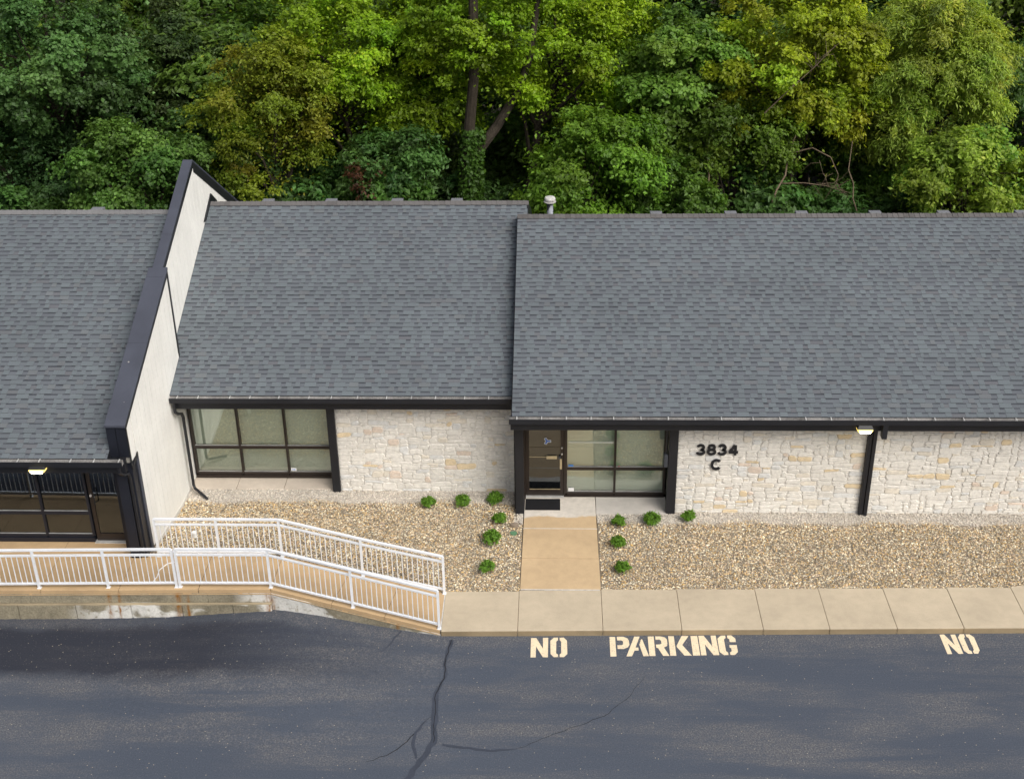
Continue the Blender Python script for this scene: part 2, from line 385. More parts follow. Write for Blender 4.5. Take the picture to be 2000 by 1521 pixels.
# painted stencil letters
GL = {
 'N': [[(0, 0), (.3, 0), (.3, .56), (.7, 0), (1, 0), (1, 1), (.7, 1), (.7, .44), (.3, 1), (0, 1)]],
 'I': [[(0, 0), (1, 0), (1, 1), (0, 1)]],
 'O': [[(.45, 1), (.2, 1), (0, .84), (0, .16), (.2, 0), (.45, 0), (.45, .13), (.35, .2), (.35, .8), (.45, .87)],
       [(.55, 1), (.55, .87), (.65, .8), (.65, .2), (.55, .13), (.55, 0), (.8, 0), (1, .16), (1, .84), (.8, 1)]],
 'P': [[(0, 0), (.3, 0), (.3, 1), (0, 1)], [(.39, 1), (.39, .82), (.6, .82), (.69, .77), (.69, .62), (.6, .57), (.39, .57), (.39, .38), (.7, .38), (.93, .46), (1, .58), (1, .80), (.93, .92), (.7, 1)]],
 'A': [[(0, 0), (.25, 0), (.37, .29), (.56, .29), (.56, .44), (.43, .44), (.66, 1), (.42, 1)], [(.62, .58), (.72, .86), (.76, .86), (1, 0), (.75, 0)]],
 'R': [[(0, 0), (.3, 0), (.3, 1), (0, 1)], [(.38, 1), (.38, .83), (.58, .83), (.66, .77), (.66, .63), (.58, .58), (.38, .58), (.38, .42), (.46, .40), (.68, 0), (1, 0), (.76, .42), (.92, .5), (.96, .62), (.96, .82), (.88, .94), (.68, 1)]],
 'K': [[(0, 0), (.28, 0), (.28, 1), (0, 1)], [(.34, .5), (.37, .42), (.66, 0), (1, 0), (.62, .54), (.97, 1), (.64, 1)]],
 'G': [[(.45, 1), (.2, 1), (0, .84), (0, .16), (.2, 0), (.45, 0), (.45, .13), (.35, .2), (.35, .8), (.45, .87)],
       [(.55, 1), (.55, .87), (.65, .8), (.65, .66), (1, .66), (1, .84), (.8, 1)], [(.55, .13), (.55, 0), (.8, 0), (1, .16), (1, .5), (.6, .5), (.6, .36), (.67, .36), (.67, .2)]],
}
def paint_word(name, label, letters, y0, h):
    t = thing(name, label, 'road marking', (letters[0][1], y0, .004))
    for ch, x0, x1 in letters:
        mb = MB()
        for pl in GL[ch]:
            pts = []
            for u, v in pl:
                x = lerp(x0, x1, u) + random.uniform(-.004, .004); y = y0 + (x-letters[0][1])*.033 + v*h + random.uniform(-.004, .004)
                pts.append((x, y, az(x, y)+.004))
            mb.poly(pts)
        mb.build('letter', 'road_paint', t)
pxx = lambda p: -.508+(p-1037)*.01112
paint_word('painted_word', 'cream stencilled word NO before the word PARKING, below the entry walkway', [('N', pxx(1036.6), pxx(1070.5)), ('O', pxx(1075), pxx(1107.6))], 21.80, .655)
paint_word('painted_word', 'cream stencilled word PARKING on the asphalt beside the kerb', [(c, pxx(a), pxx(b)) for c, a, b in (('P', 1191, 1229), ('A', 1222, 1265.5), ('R', 1266.3, 1305.3), ('K', 1306.5, 1348), ('I', 1350.7, 1364.2), ('N', 1366, 1400.6), ('G', 1403, 1438))], 21.855, .66)
paint_word('painted_word', 'second cream stencilled word NO, alone at the right end of the kerb', [('N', 8.41, 8.755), ('O', 8.79, 9.135)], 22.035, .655)

# ------------------------------------------------------------------ sidewalk, walkway, raised walk
def slab(mb, poly, th, col=(1, 1, 1)):
    mb.prism([(p[0], p[1], p[2]-th) for p in poly], (0, 0, th), col)
joint = MB(); xe = 20.0
pts = [(-2.5, sw_front(-2.5)+.02, .05), (xe, sw_front(xe)+.02, .05), (xe, sw_back(xe), .05), (-2.5, sw_back(-2.5), .05)]
joint.prism(pts, (0, 0, .092)); sidewalk = joint.build('sidewalk', 'joint', org=(4, 23, .05)); sidewalk['kind'] = 'structure'
jx = [-2.49, -.808, 1.063, 2.79, 4.57, 6.02, 7.489, 8.94, 10.39, 11.9, 13.4, 14.9, 16.4, 17.9, 20.0]
for a, b in zip(jx[:-1], jx[1:]):
    g = .0055; a += g; b -= g
    bk = 0.35 if a > 10.2 else 0; ba = .04 if a < 11 else bk
    dz = random.uniform(-.003, .003)
    mb = MB(); slab(mb, [(a, sw_front(a), .152+dz), (b, sw_front(b), .152+dz), (b, sw_back(b)+bk, .152+dz), (a, sw_back(a)+ba, .152+dz)], .17+dz)
    mb.build('panel', 'concrete_tan', sidewalk, bevel=.008)
    mb = MB(); mb.prism([(a+.002, sw_front(a)-.004, -.02), (b-.002, sw_front(b)-.004, -.02), (b-.002, sw_front(b)+.02, -.02), (a+.002, sw_front(a)+.02, -.02)], (0, 0, .150)); mb.build('kerb_face', 'concrete_kerb', sidewalk)  # thin slab added over the panel front, its dark colour holds shade and dirt

wk = MB(); wk.prism([(-.79, 24.0, .05), (1.06, 24.03, .05), (1.02, 27.72, .05), (-.75, 27.72, .05)], (0, 0, .09))
walkway = wk.build('entry_walkway', 'joint', org=(.12, 25.5, .05)); walkway['kind'] = 'structure'
yj = [24.02, 25.18, 26.36, 27.72]
for k in range(3):
    a, b = yj[k]+.009, yj[k+1]-.009
    z = lambda y: .154 + (y-24.0)*.042
    e = lambda y, s: (lerp(-.79, -.75, (y-24)/3.7) if s < 0 else lerp(1.06, 1.02, (y-24)/3.7))
    mb = MB(); slab(mb, [(e(a, -1), a, z(a)), (e(a, 1), a, z(a)), (e(b, 1), b, z(b)), (e(b, -1), b, z(b))], .14)
    mb.build('panel', 'concrete_walk', walkway, bevel=.006)
for yy in (24.02, 26.36):
    mb = MB(); z = .152+(yy-24)*.042; mb.box(-.77, 1.04, yy-.011, yy+.011, z-.03, z+.001); mb.build('joint_filler', 'caulk', walkway)
mb = MB(); slab(mb, [(1.035, 27.0, .27), (2.80, 27.0, .27), (2.80, 27.75, .30), (1.035, 27.75, .30)], .2)
o = mb.build('entry_slab', 'concrete_pale', bevel=.008); o['kind'] = 'structure'

# raised walk + ramp
rw = MB()
def strip(mb, xa, xb, zo, f=ramp_front, b=ramp_back):
    mb.prism([(xa, f(xa)+.03, walk_z(xa)-zo-.3), (xb, f(xb)+.03, walk_z(xb)-zo-.3), (xb, b(xb), walk_z(xb)-zo-.3), (xa, b(xa), walk_z(xa)-zo-.3)], (0, 0, .3))
strip(rw, -16, -9.42, .012, b=lambda x: 25.0); strip(rw, -9.42, -6.33, .012); strip(rw, -6.33, -2.51, .012)
raised = rw.build('raised_walk', 'joint', org=(-8, 23.7, 0)); raised['kind'] = 'structure'
def panel(fa, fb, ba, bb, back=ramp_back):
    mb = MB(); g = .006
    q = [(fa+g, ramp_front(fa), walk_z(fa)), (fb-g, ramp_front(fb), walk_z(fb)), (bb-g, back(bb), walk_z(bb)), (ba+g, back(ba), walk_z(ba))]
    slab(mb, q, .10); mb.build('panel', 'concrete_raised', raised, bevel=.006)
lb = lambda x: 24.98
for fa, fb in ((-16, -15.0), (-15.0, -13.25), (-13.25, -11.5), (-11.5, -9.74)): panel(fa, fb, fa, fb, lb)
mb = MB(); slab(mb, [(-9.734, ramp_front(-9.73), .74), (-7.96, ramp_front(-7.96), .74), (-7.96, 24.44, .74), (-9.41, 24.44, .74), (-9.41, 24.56, .74), (-9.734, 24.56, .74)], .10)
mb.build('panel', 'concrete_raised', raised, bevel=.006)
panel(-7.95, -6.33, -7.95, -6.30)
for fa, fb, ba, bb in ((-6.33, -4.95, -6.30, -4.70), (-4.95, -3.75, -4.70, -3.55), (-3.75, -2.51, -3.55, -2.50)): panel(fa, fb, ba, bb)
mb = MB(); mb.box(-2.512, -2.488, 22.52, 23.85, .10, .156); mb.build('joint_filler', 'caulk', raised)
# gray wall of blocks under the raised walk
rwall = thing('retaining_wall', 'weathered concrete retaining wall under the raised walk, flaking white paint and rust streaks', 'retaining wall', (-7, 23.1, 0))
def wallseg(name, xa, xb, z0a, z0b, z1a, z1b, out, jit=0):
    ya, yb = ramp_front(xa), ramp_front(xb); mb = MB()
    n = max(2, int((xb-xa)/.16)); bot = []; top = []
    for i in range(n+1):
        t = i/n; x = lerp(xa, xb, t); y = lerp(ya, yb, t)
        top.append((x, y-out+random.uniform(-jit, jit), lerp(z1a, z1b, t)+random.uniform(-jit, jit)*.8)); bot.append((x, y-out+random.uniform(-jit, jit), lerp(z0a, z0b, t)))
    for i in range(n):
        a, b, c, d = bot[i], bot[i+1], top[i+1], top[i]
        mb.poly([a, b, c, d]); mb.poly([d, c, (c[0], c[1]+.3, c[2]), (d[0], d[1]+.3, d[2])])
    for p, q, fl in ((bot[0], top[0], 0), (bot[-1], top[-1], 1)):
        r = [p, q, (q[0], q[1]+.3, q[2]), (p[0], p[1]+.3, p[2])]; mb.poly(r if not fl else r[::-1])
    mb.build(name, 'retaining', rwall)
zt = lambda x: walk_z(x)-.012
xs2 = [-16, -14.1, -11.75, -9.55, -7.75, -6.33]
for a, b in zip(xs2[:-1], xs2[1:]): wallseg('concrete_band', a+.004, b-.004, .40, .40, zt(a)-.09, zt(b)-.09, .012, .006)
xs3 = [-16, -14.9, -13.55, -12.05, -10.75, -9.5, -8.35, -7.2, -6.33]
for a, b in zip(xs3[:-1], xs3[1:]): wallseg('block', a+.008, b-.008, -.1, -.1, .37, .37, .075, .012)
for a, b in zip(xs3[:-1], xs3[1:]):
    mb = MB(); mb.prism([(a, ramp_front(a)-.07, .362), (b, ramp_front(b)-.07, .362), (b, ramp_front(b)-.004, .362), (a, ramp_front(a)-.004, .362)], (0, 0, .028)); mb.build('mortar_ledge', 'concrete_pale2', rwall)
xs4 = [-6.33, -3.5, -2.5]
for a, b in zip(xs4[:-1], xs4[1:]): wallseg('concrete_band', a+.006, b-.006, -.1, -.1, zt(a)-.09, zt(b)-.09, .012, .005)
def lip(xa, xb):
    mb = MB(); mb.prism([(xa, ramp_front(xa)-.02, walk_z(xa)-.125), (xb, ramp_front(xb)-.02, walk_z(xb)-.125), (xb, ramp_front(xb)+.10, walk_z(xb)-.125), (xa, ramp_front(xa)+.10, walk_z(xa)-.125)], (0, 0, .02))
    mb.build('ledge', 'concrete_raised', rwall)
lip(-16, -6.33); lip(-6.33, -2.52)

# ------------------------------------------------------------------ gravel beds
GB = MB()
def gv(x, y, d=0): return (x, y, gz(x, y)-d)
for (x0, x1, y0f, y1) in ((-9.6, -.78, ramp_back, 28.66), (1.05, 18.5, lambda x: sw_back(x)-.05, 27.35)):
    n = 48; mrow = 14
    for i in range(n):
        for j in range(mrow):
            q = []
            for di, dj in ((0, 0), (1, 0), (1, 1), (0, 1)):
                x = lerp(x0, x1, (i+di)/n); yy0 = (ramp_back(x) if x < -2.5 else sw_back(x)) - .03 if y0f is ramp_back else y0f(x)
                y = lerp(yy0, y1, (j+dj)/mrow); q.append(gv(x, y, .022))
            GB.poly(q)
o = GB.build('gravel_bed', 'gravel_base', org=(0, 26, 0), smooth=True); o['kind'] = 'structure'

def pebbles():
    N = 97000
    xl = RNG.uniform(-9.42, 18.2, N*2); yl = RNG.uniform(23.7, 28.1, N*2)
    keep = []
    for x, y in zip(xl, yl):
        if x < -.80:
            lo = (ramp_back(x)+.02) if x < -2.5 else sw_back(x)+.01
            hi = 28.10 if x < -5.6 else (28.04 if x < -1.02 else 27.0)
        elif x > 1.08:
            lo = sw_back(x)+.01 + (.35 if x > 11 else 0); hi = 27.16 if x > 2.8 else 27.0
        else: keep.append(False); continue
        keep.append(lo < y < hi)
    k = np.array(keep); x = xl[k][:N]; y = yl[k][:N]; n = len(x)
    z = np.array([gz(a, b) for a, b in zip(x, y)]) - .012
    r = RNG.uniform(.011, .025, n)*np.where(RNG.random(n) < .04, 1.5, 1)
    octa = np.array([(1, 0, 0), (0, 1, 0), (-1, 0, 0), (0, -1, 0), (0, 0, 1), (0, 0, -1)], float)
    ofc = np.array([(0, 1, 4), (1, 2, 4), (2, 3, 4), (3, 0, 4), (1, 0, 5), (2, 1, 5), (3, 2, 5), (0, 3, 5)])
    V = octa[None]*np.stack([r*RNG.uniform(.8, 1.5, n), r*RNG.uniform(.7, 1.1, n), r*RNG.uniform(.5, .85, n)], 1)[:, None, :]
    V = V + RNG.normal(0, .22, V.shape)*r[:, None, None]
    a = RNG.uniform(0, 6.28, n); ca, sa = np.cos(a)[:, None], np.sin(a)[:, None]
    V = np.stack([V[..., 0]*ca-V[..., 1]*sa, V[..., 0]*sa+V[..., 1]*ca, V[..., 2]], -1)
    V += np.stack([x, y, z], 1)[:, None, :]
    F = (ofc[None]+6*np.arange(n)[:, None, None]).reshape(-1, 3)
    pal = np.array([(.43, .32, .20), (.36, .31, .25), (.30, .27, .235), (.68, .62, .52), (.50, .33, .14), (.12, .10, .08), (.47, .35, .27), (.20, .155, .11), (.55, .47, .36), (.30, .20, .11)])
    pw = np.array([.22, .15, .12, .12, .08, .045, .09, .06, .10, .03]); ci = RNG.choice(len(pal), n, p=pw/pw.sum())
    c = pal[ci]*np.array([(1.04, 1.05, .97)])*RNG.uniform(1.05, 1.55, (n, 1))
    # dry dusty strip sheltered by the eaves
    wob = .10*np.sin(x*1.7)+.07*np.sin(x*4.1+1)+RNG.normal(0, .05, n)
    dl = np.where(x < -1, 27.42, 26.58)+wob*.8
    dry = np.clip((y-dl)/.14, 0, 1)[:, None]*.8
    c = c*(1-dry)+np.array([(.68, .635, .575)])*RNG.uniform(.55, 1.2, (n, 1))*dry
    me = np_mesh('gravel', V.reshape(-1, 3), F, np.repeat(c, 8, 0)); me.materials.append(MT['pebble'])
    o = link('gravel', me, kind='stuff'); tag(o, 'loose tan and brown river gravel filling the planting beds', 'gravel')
pebbles()

# ------------------------------------------------------------------ building
B = thing('office_building', 'low office building with grey shingle roofs, pale rubble stone walls and black trim', 'building', (0, 28, 0))
SL = 5/12.0; ANG = math.atan(SL); CS, SN = math.cos(ANG), math.sin(ANG)
ROOFS = {'L': (-18.0, -9.845, 24.10, 3.56, 7.36), 'M': (-9.62, -.76, 27.55, 3.30, 6.40), 'R': (-1.015, 18.0, 26.55, 3.30, 6.36)}
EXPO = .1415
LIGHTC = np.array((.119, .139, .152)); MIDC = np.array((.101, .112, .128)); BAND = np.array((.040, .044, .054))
def roof_point(key, x, v, h):
    x0, x1, ey, ez, run = ROOFS[key]; return (x, ey+v*CS-h*SN, ez+v*SN+h*CS)
def shingle_cell(mb, key, u0, u1, v0, v1, t, c, band):
    P = lambda u, v, h: roof_point(key, u, v, h)
    hv = lambda v: lerp(t, .002, (v-v0)/(v1-v0))
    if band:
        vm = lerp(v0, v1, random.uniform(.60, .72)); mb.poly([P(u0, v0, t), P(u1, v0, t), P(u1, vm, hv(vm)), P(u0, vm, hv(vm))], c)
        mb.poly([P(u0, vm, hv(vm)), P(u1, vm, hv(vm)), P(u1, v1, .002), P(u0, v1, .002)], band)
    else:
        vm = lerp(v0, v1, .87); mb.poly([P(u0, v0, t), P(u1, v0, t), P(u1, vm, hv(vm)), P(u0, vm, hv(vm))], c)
        mb.poly([P(u0, vm, hv(vm)), P(u1, vm, hv(vm)), P(u1, v1, .002), P(u0, v1, .002)], tuple(np.array(c)*.62))  # row-line shadow painted as a thin dark top band on raised tabs
    d = tuple(np.array(c)*.4)  # butt and side faces coloured darker to paint in the row shadow
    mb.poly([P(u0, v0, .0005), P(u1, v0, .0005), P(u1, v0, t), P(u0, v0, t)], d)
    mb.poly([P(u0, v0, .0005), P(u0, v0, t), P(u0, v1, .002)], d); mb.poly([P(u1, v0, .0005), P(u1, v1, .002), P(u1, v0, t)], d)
roof_obj = {}
NSEP = {'R': 2, 'M': 1, 'L': 2}
for key, (x0, x1, ey, ez, run) in ROOFS.items():
    n = int(run/CS/EXPO); vmax = run/CS
    mb = MB(); th = .16
    fr = [(x0, ey, ez), (x1, ey, ez), (x1, ey+run, ez+run*SL), (x0, ey+run, ez+run*SL)]
    mb.prism([(p[0], p[1]+th*SN, p[2]-th*CS) for p in fr], (0, -th*SN, th*CS))
    bk = [(x0, ey+run+.002, ez+run*SL), (x1, ey+run+.002, ez+run*SL), (x1, ey+2*run, ez), (x0, ey+2*run, ez)]
    mb.prism([(p[0], p[1], p[2]-th) for p in bk], (0, 0, th))
    rf = mb.build('roof', 'black_paint', B); roof_obj[key] = rf
    rest = MB()
    for k in range(-0, n+1):
        v0 = k*EXPO-.02; v1 = min((k+1)*EXPO+.004, vmax)
        if v1-v0 < .03: continue
        yy = ey+v0*CS
        u = x0 + (.20 if key == 'M' and yy < 28.66 else 0) + .005; ue = x1
        sep = k < NSEP[key]
        raised_ = random.random() < .5
        while u < ue-.03:
            wd = random.choice((.08, .11, .14, .17, .22, .28)) if raised_ else random.choice((.10, .12, .14, .16, .18, .24, .32))
            u1 = min(u+wd, ue)
            if raised_:
                c = lerp(LIGHTC, MIDC, random.random()**1.6*.45)*random.uniform(.97, 1.04); t = .014; bd = None
            else:
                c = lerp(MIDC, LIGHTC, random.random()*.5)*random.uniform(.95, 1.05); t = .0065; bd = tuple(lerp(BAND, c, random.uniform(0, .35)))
            if random.random() < .10: c = c*np.array((1.04, .98, .96))
            c = tuple(c)
            if sep and x0 < -13.5 and u1 < -13.2: tgt = rest
            elif sep and u > 11.6: tgt = rest
            else: tgt = MB() if sep else rest
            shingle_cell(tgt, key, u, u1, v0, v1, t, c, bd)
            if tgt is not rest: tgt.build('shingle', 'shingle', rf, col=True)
            u = u1; raised_ = not raised_
    rest.build('shingle_field', 'shingle', rf, col=True, kind='stuff')
    # ridge caps, shared meshes in a few tints
    caps = []
    for q in range(6):
        mb = MB(); c = np.array((.155, .155, .158)) if key == 'L' else np.array((.108, .103, .102)); c = tuple(c*random.uniform(.85, 1.15)); L = .165; wv = .15
        for s in (-1, 1):
            sl = (SL if s < 0 else -SL)
            a = [(0, 0, .030), (L, 0, .018), (L, s*wv, .018-wv*SL), (0, s*wv, .030-wv*SL)]
            mb.poly(a if s > 0 else a[::-1], c); lo = [(p[0], p[1], p[2]-.012) for p in a]
            mb.poly([a[3], a[2], lo[2], lo[3]] if s < 0 else [a[2], a[3], lo[3], lo[2]], c)
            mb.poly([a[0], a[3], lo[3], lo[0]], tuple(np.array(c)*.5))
        me = bpy.data.meshes.new('ridge_shingle'); me.from_pydata(mb.v, [], mb.f); at = me.attributes.new('Col', 'FLOAT_COLOR', 'FACE')
        a4 = np.ones((len(mb.f), 4), dtype=np.float32); a4[:, :3] = mb.c; at.data.foreach_set('color', a4.ravel()); me.materials.append(MT['shingle']); caps.append(me)
    u = x0+.0
    while u < x1-.12:
        if u > -15.6 and u < 14.0: link('ridge_shingle', random.choice(caps), rf, (u, ey+run, ez+run*SL+.006+random.uniform(0, .004)))
        u += .143
    rb = MB(); rb.box(x0, x1, ey+run-.05, ey+run+.05, ez+run*SL-.06, ez+run*SL-.012); rb.build('ridge_board', 'black_paint', rf)
for key, xs_v in (('L', (-11.95,)), ('M', (-8.02, -6.25, -4.40, -2.74)), ('R', (2.72, 4.72, 6.62, 8.58, 10.4, 12.45))):
    x0, x1, ey, ez, run = ROOFS[key]; yr = ey+run; zr = ez+run*SL
    for xv in xs_v:
        mb = MB(); mb.hexa(((xv-.16, yr+.05, zr-.05), (xv+.16, yr+.05, zr-.05), (xv+.16, yr+.30, zr-.2), (xv-.16, yr+.30, zr-.2), (xv-.16, yr+.05, zr+.016), (xv+.16, yr+.05, zr+.016), (xv+.16, yr+.30, zr+.006), (xv-.16, yr+.30, zr+.006)))
        mb.build('roof_vent', 'vent_metal', roof_obj[key], bevel=.01)
# rake boards and the step between the middle and right roofs
mb = MB(); x0, x1, ey, ez, run = ROOFS['R']
mb.prism([(-1.03, ey+.02, ez-.03), (-1.03, ey+run, ez+run*SL-.03), (-1.03, ey+run, ez+run*SL-.75), (-1.03, ey+.02, ez-.30)], (.02, 0, 0)); mb.build('rake_board', 'black_paint', B)
mb = MB(); x0, x1, ey, ez, run = ROOFS['M']
mb.prism([(-.757, ey+1.5, ez+1.5*SL-.03), (-.757, ey+run, ez+run*SL-.01), (-.757, ey+run+4, ez+(run-4)*SL-.01), (-.757, ey+run+4, ez+(run-4)*SL-.7)], (.02, 0, 0)); mb.build('rake_board', 'black_paint', B)

# flue behind the right ridge
def lathe(name, mat, parent, c, prof, n=18):
    mb = MB()
    for i, (r, z) in enumerate(prof):
        for k in range(n): a = 2*math.pi*k/n; mb.v.append((c[0]+r*math.cos(a), c[1]+r*math.sin(a), z))
    for i in range(len(prof)-1):
        for k in range(n): k2 = (k+1) % n; mb.f.append((i*n+k, i*n+k2, (i+1)*n+k2, (i+1)*n+k)); mb.c.append((1, 1, 1))
    mb.f.append(tuple((len(prof)-1)*n+k for k in range(n))); mb.c.append((1, 1, 1))
    return mb.build(name, mat, parent, smooth=False)
fx, fy = -.145, 34.0
m = NM('flue_pipe', .5, .4); m.col(m.mix(m.ramp(m.noise(3.2, 3, vec=m.pos((1, 1, .6), (.3, .1, .2))), [(.5, 0.0), (.54, 1.0)]), vary(m, (.42, .45, .50), 5, .2, 40, .1), (.05, .05, .06))); MT['flue_pipe'] = m.m
simple('flue_cap', (.55, .54, .52), .6, .3, 8, .3, 40, .2)
fl = lathe('flue', 'flue_pipe', B, (fx, fy), [(.085, 4.9), (.085, 5.90)])
lathe('flue_collar', 'block_grey', fl, (fx, fy), [(.090, 5.86), (.090, 5.97), (.13, 5.985), (.13, 6.0)])
lathe('flue_cap', 'flue_cap', fl, (fx, fy), [(.10, 5.925), (.165, 5.935), (.17, 5.955), (.11, 5.965)])
lathe('flue_cap', 'flue_cap', fl, (fx, fy), [(.12, 5.985), (.150, 5.99), (.152, 6.04), (.135, 6.075), (.07, 6.088)])

# gutters with hangers, fascias, soffits
def gutter(key, xa, xb, hang, mat='gutter_metal'):
    x0, x1, ey, ez, run = ROOFS[key]; yf = ey-.125; z1 = ez-.035; mb = MB()
    prof = [(ey-.005, z1+.005), (ey-.005, z1-.10), (yf+.03, z1-.11), (yf, z1-.03), (yf, z1)]
    inn = [(y+(.004 if i >= 3 else 0), z+.006) for i, (y, z) in enumerate(prof)]
    for i in range(len(prof)-1):
        (ya, za), (yb, zb) = prof[i], prof[i+1]; mb.poly([(xa, ya, za), (xb, ya, za), (xb, yb, zb), (xa, yb, zb)])
    for x in (xa, xb): mb.poly([(x, y, z) for y, z in prof])
    g = mb.build('gutter', mat, B)
    mb = MB(); mb.box(xa-.01, xb+.01, yf-.016, yf-.002, z1-.125, z1+.004); mb.build('gutter_face', 'black_paint', g)
    for x in hang:
        mb = MB(); mb.hexa(((x-.012, yf-.004, z1-.005), (x+.012, yf-.004, z1-.005), (x+.012, ey-.01, z1+.005), (x-.012, ey-.01, z1+.005), (x-.012, yf-.004, z1+.012), (x+.012, yf-.004, z1+.012), (x+.012, ey-.01, z1+.022), (x-.012, ey-.01, z1+.022)))
        mb.build('hanger', 'galvanised', g)
    mb = MB(); mb.box(xa+.02, xb, ey+.05, ey+.20, ez-.42, ez-.10); f = mb.build('fascia', 'black_paint', B, bevel=.006)
    mb = MB(); mb.box(xa, xb, ey-.003, ey+.02, ez-.03, ez-.018); mb.build('drip_edge', 'black_paint', f)
    return g
gutter('R', -1.07, 17.9, [-.98+.62*k+random.uniform(-.12, .12) for k in range(30)])
gutter('M', -9.40, -1.05, [-9.3+.64*k+random.uniform(-.12, .12) for k in range(13)])
gutter('L', -17.5, -9.50, [-9.6-.55*k+random.uniform(-.1, .1) for k in range(13)])
for (xa, xb, ya, yb, z) in ((-.95, 17.9, 26.75, 27.9, 2.93), (-9.4, -1.04, 27.75, 28.9, 2.93), (-17.5, -9.86, 24.3, 25.2, 3.18)):
    mb = MB(); mb.box(xa, xb, ya, yb, z, z+.03); mb.build('soffit', 'black_paint', B)

# rubble stone walls
def rubble(x0, x1, z0, z1, yf, seed):
    rr = random.Random(seed); ux, uz = .075, .058
    nx, nz = int(round((x1-x0)/ux)), int(round((z1-z0)/uz)); ux = (x1-x0)/nx; uz = (z1-z0)/nz
    J = {}
    def lat(i, j):
        if (i, j) not in J:
            J[(i, j)] = (x0+i*ux+(rr.uniform(-.030, .030) if 0 < i < nx else 0), z0+j*uz+(rr.uniform(-.023, .023) if 0 < j < nz else 0))
        return J[(i, j)]
    occ = [[False]*nz for _ in range(nx)]; out = []
    cells = [(i, j) for j in range(nz) for i in range(nx)]
    for i, j in cells:
        if occ[i][j]: continue
        wmax = 0
        while i+wmax < nx and wmax < 7 and not occ[i+wmax][j]: wmax += 1
        wv = min(wmax, rr.choice((2, 3, 3, 4, 4, 5, 5, 6))); hv = rr.choice((1, 1, 2, 2, 2, 2, 3)) if wv > 2 else rr.choice((1, 2, 2, 3))
        if wmax-wv == 1: wv = wmax
        hv = min(hv, nz-j)
        if nz-j-hv == 1 and hv < 3: hv += 1
        for a in range(i, i+wv):
            for b in range(j, j+hv): occ[a][b] = True
        g = .0045
        P = [lat(i, j), lat(i+wv, j), lat(i+wv, j+hv), lat(i, j+hv)]
        cx = sum(p[0] for p in P)/4; cz = sum(p[1] for p in P)/4
        ring = []
        for q in range(4):
            p, nx_, pv = P[q], P[(q+1) % 4], P[(q-1) % 4]
            k = rr.uniform(.14, .34)
            for other in (pv, nx_):
                L = math.hypot(other[0]-p[0], other[1]-p[1]); d = min(k*.16, L*.3)
                ring.append((p[0]+(other[0]-p[0])/L*d, p[1]+(other[1]-p[1])/L*d))
            L = math.hypot(nx_[0]-p[0], nx_[1]-p[1])
            if L > .16: t = rr.uniform(.35, .65); ring.append((lerp(p[0], nx_[0], t)+rr.uniform(-.006, .006), lerp(p[1], nx_[1], t)+rr.uniform(-.006, .006)))
        def inset(r, d):
            o = []
            for x, z in r:
                L = math.hypot(x-cx, z-cz); o.append((x-(x-cx)/L*d*1.2, z-(z-cz)/L*d*1.2))
            return o
        u = rr.random(); base = np.array((.715, .69, .635))
        if u < .08: base = np.array((.69, .64, .55))
        elif u < .115: base = np.array((.68, .56, .38))
        elif u < .14: base = np.array((.67, .57, .48))
        elif u < .24: base = np.array((.66, .66, .64))
        base = base*rr.uniform(.95, 1.05); dp = rr.uniform(.002, .018)
        out.append((inset(ring, g), inset(ring, g+rr.uniform(.008, .016)), yf+.016, yf-dp, tuple(base), wv*hv, (rr.uniform(-.03, .03), rr.uniform(-.03, .03), cx, cz)))
    return out
def stone_mesh(mb, s):
    o, i, yb, yf, c, a, (tx, tzz, cx, cz) = s; n = len(o)
    O = [(p[0], yb, p[1]) for p in o]; I = [(p[0], yf+(p[0]-cx)*tx+(p[1]-cz)*tzz, p[1]) for p in i]
    b = len(mb.v); mb.v += O+I
    mb.f.append(tuple(b+n+k for k in range(n))); mb.c.append(c)
    for k in range(n): k2 = (k+1) % n; mb.f.append((b+k, b+k2, b+n+k2, b+n+k)); mb.c.append(c)
WALLS = []
for (xa, xb, za, zb, yf, sd) in ((-5.50, -1.0, .20, 2.95, 28.05, 3), (2.98, 7.53, .18, 2.95, 27.12, 5), (7.70, 17.9, .18, 2.95, 27.12, 8)):
    mb = MB(); mb.box(xa, xb, yf+.012, yf+.30, -.1, zb); wo_ = mb.build('stone_wall', 'mortar', B)
    WALLS.append((wo_, rubble(xa, xb, za, zb, yf, sd)))
allst = sorted([(s[5], wi, si) for wi, (_, L) in enumerate(WALLS) for si, s in enumerate(L) if s[6][2] < 11.6], reverse=True)
big = set((wi, si) for _, wi, si in allst[:300])
for wi, (wo_, L) in enumerate(WALLS):
    rest = MB()
    for si, s in enumerate(L):
        if (wi, si) in big: mb = MB(); stone_mesh(mb, s); mb.build('stone', 'stone', wo_, col=True)
        else: stone_mesh(rest, s)
    rest.build('stone_fill', 'stone', wo_, col=True, kind='stuff')

# posts
def post(x0, x1, y0, y1, z0, z1, mat='black_paint', lab=None):
    mb = MB(); mb.box(x0, x1, y0, y1, z0, z1); o = mb.build('post', mat, B, bevel=.006)
    return o
post(-5.70, -5.50, 27.97, 28.20, .15, 2.92)
post(-.965, -.76, 27.02, 27.25, .15, 2.92); post(2.765, 2.985, 27.02, 27.25, .15, 2.92)
post(7.515, 7.615, 27.01, 27.20, .15, 2.92); post(7.625, 7.715, 26.985, 27.20, .15, 2.92)
mb = MB(); mb.box(7.66, 7.78, 26.42, 26.60, 2.76, 3.14); mb.build('bracket', 'black_paint', B, bevel=.008)
mb = MB(); mb.box(-.98, -.86, 26.95, 27.02, .15, .26); mb.build('bracket', 'black_paint', B)
# left front post under the parapet wall
post(-9.80, -9.56, 24.32, 24.58, .74, 3.3, 'navy_paint'); post(-9.555, -9.425, 24.36, 24.58, .70, 3.3, 'navy_paint')

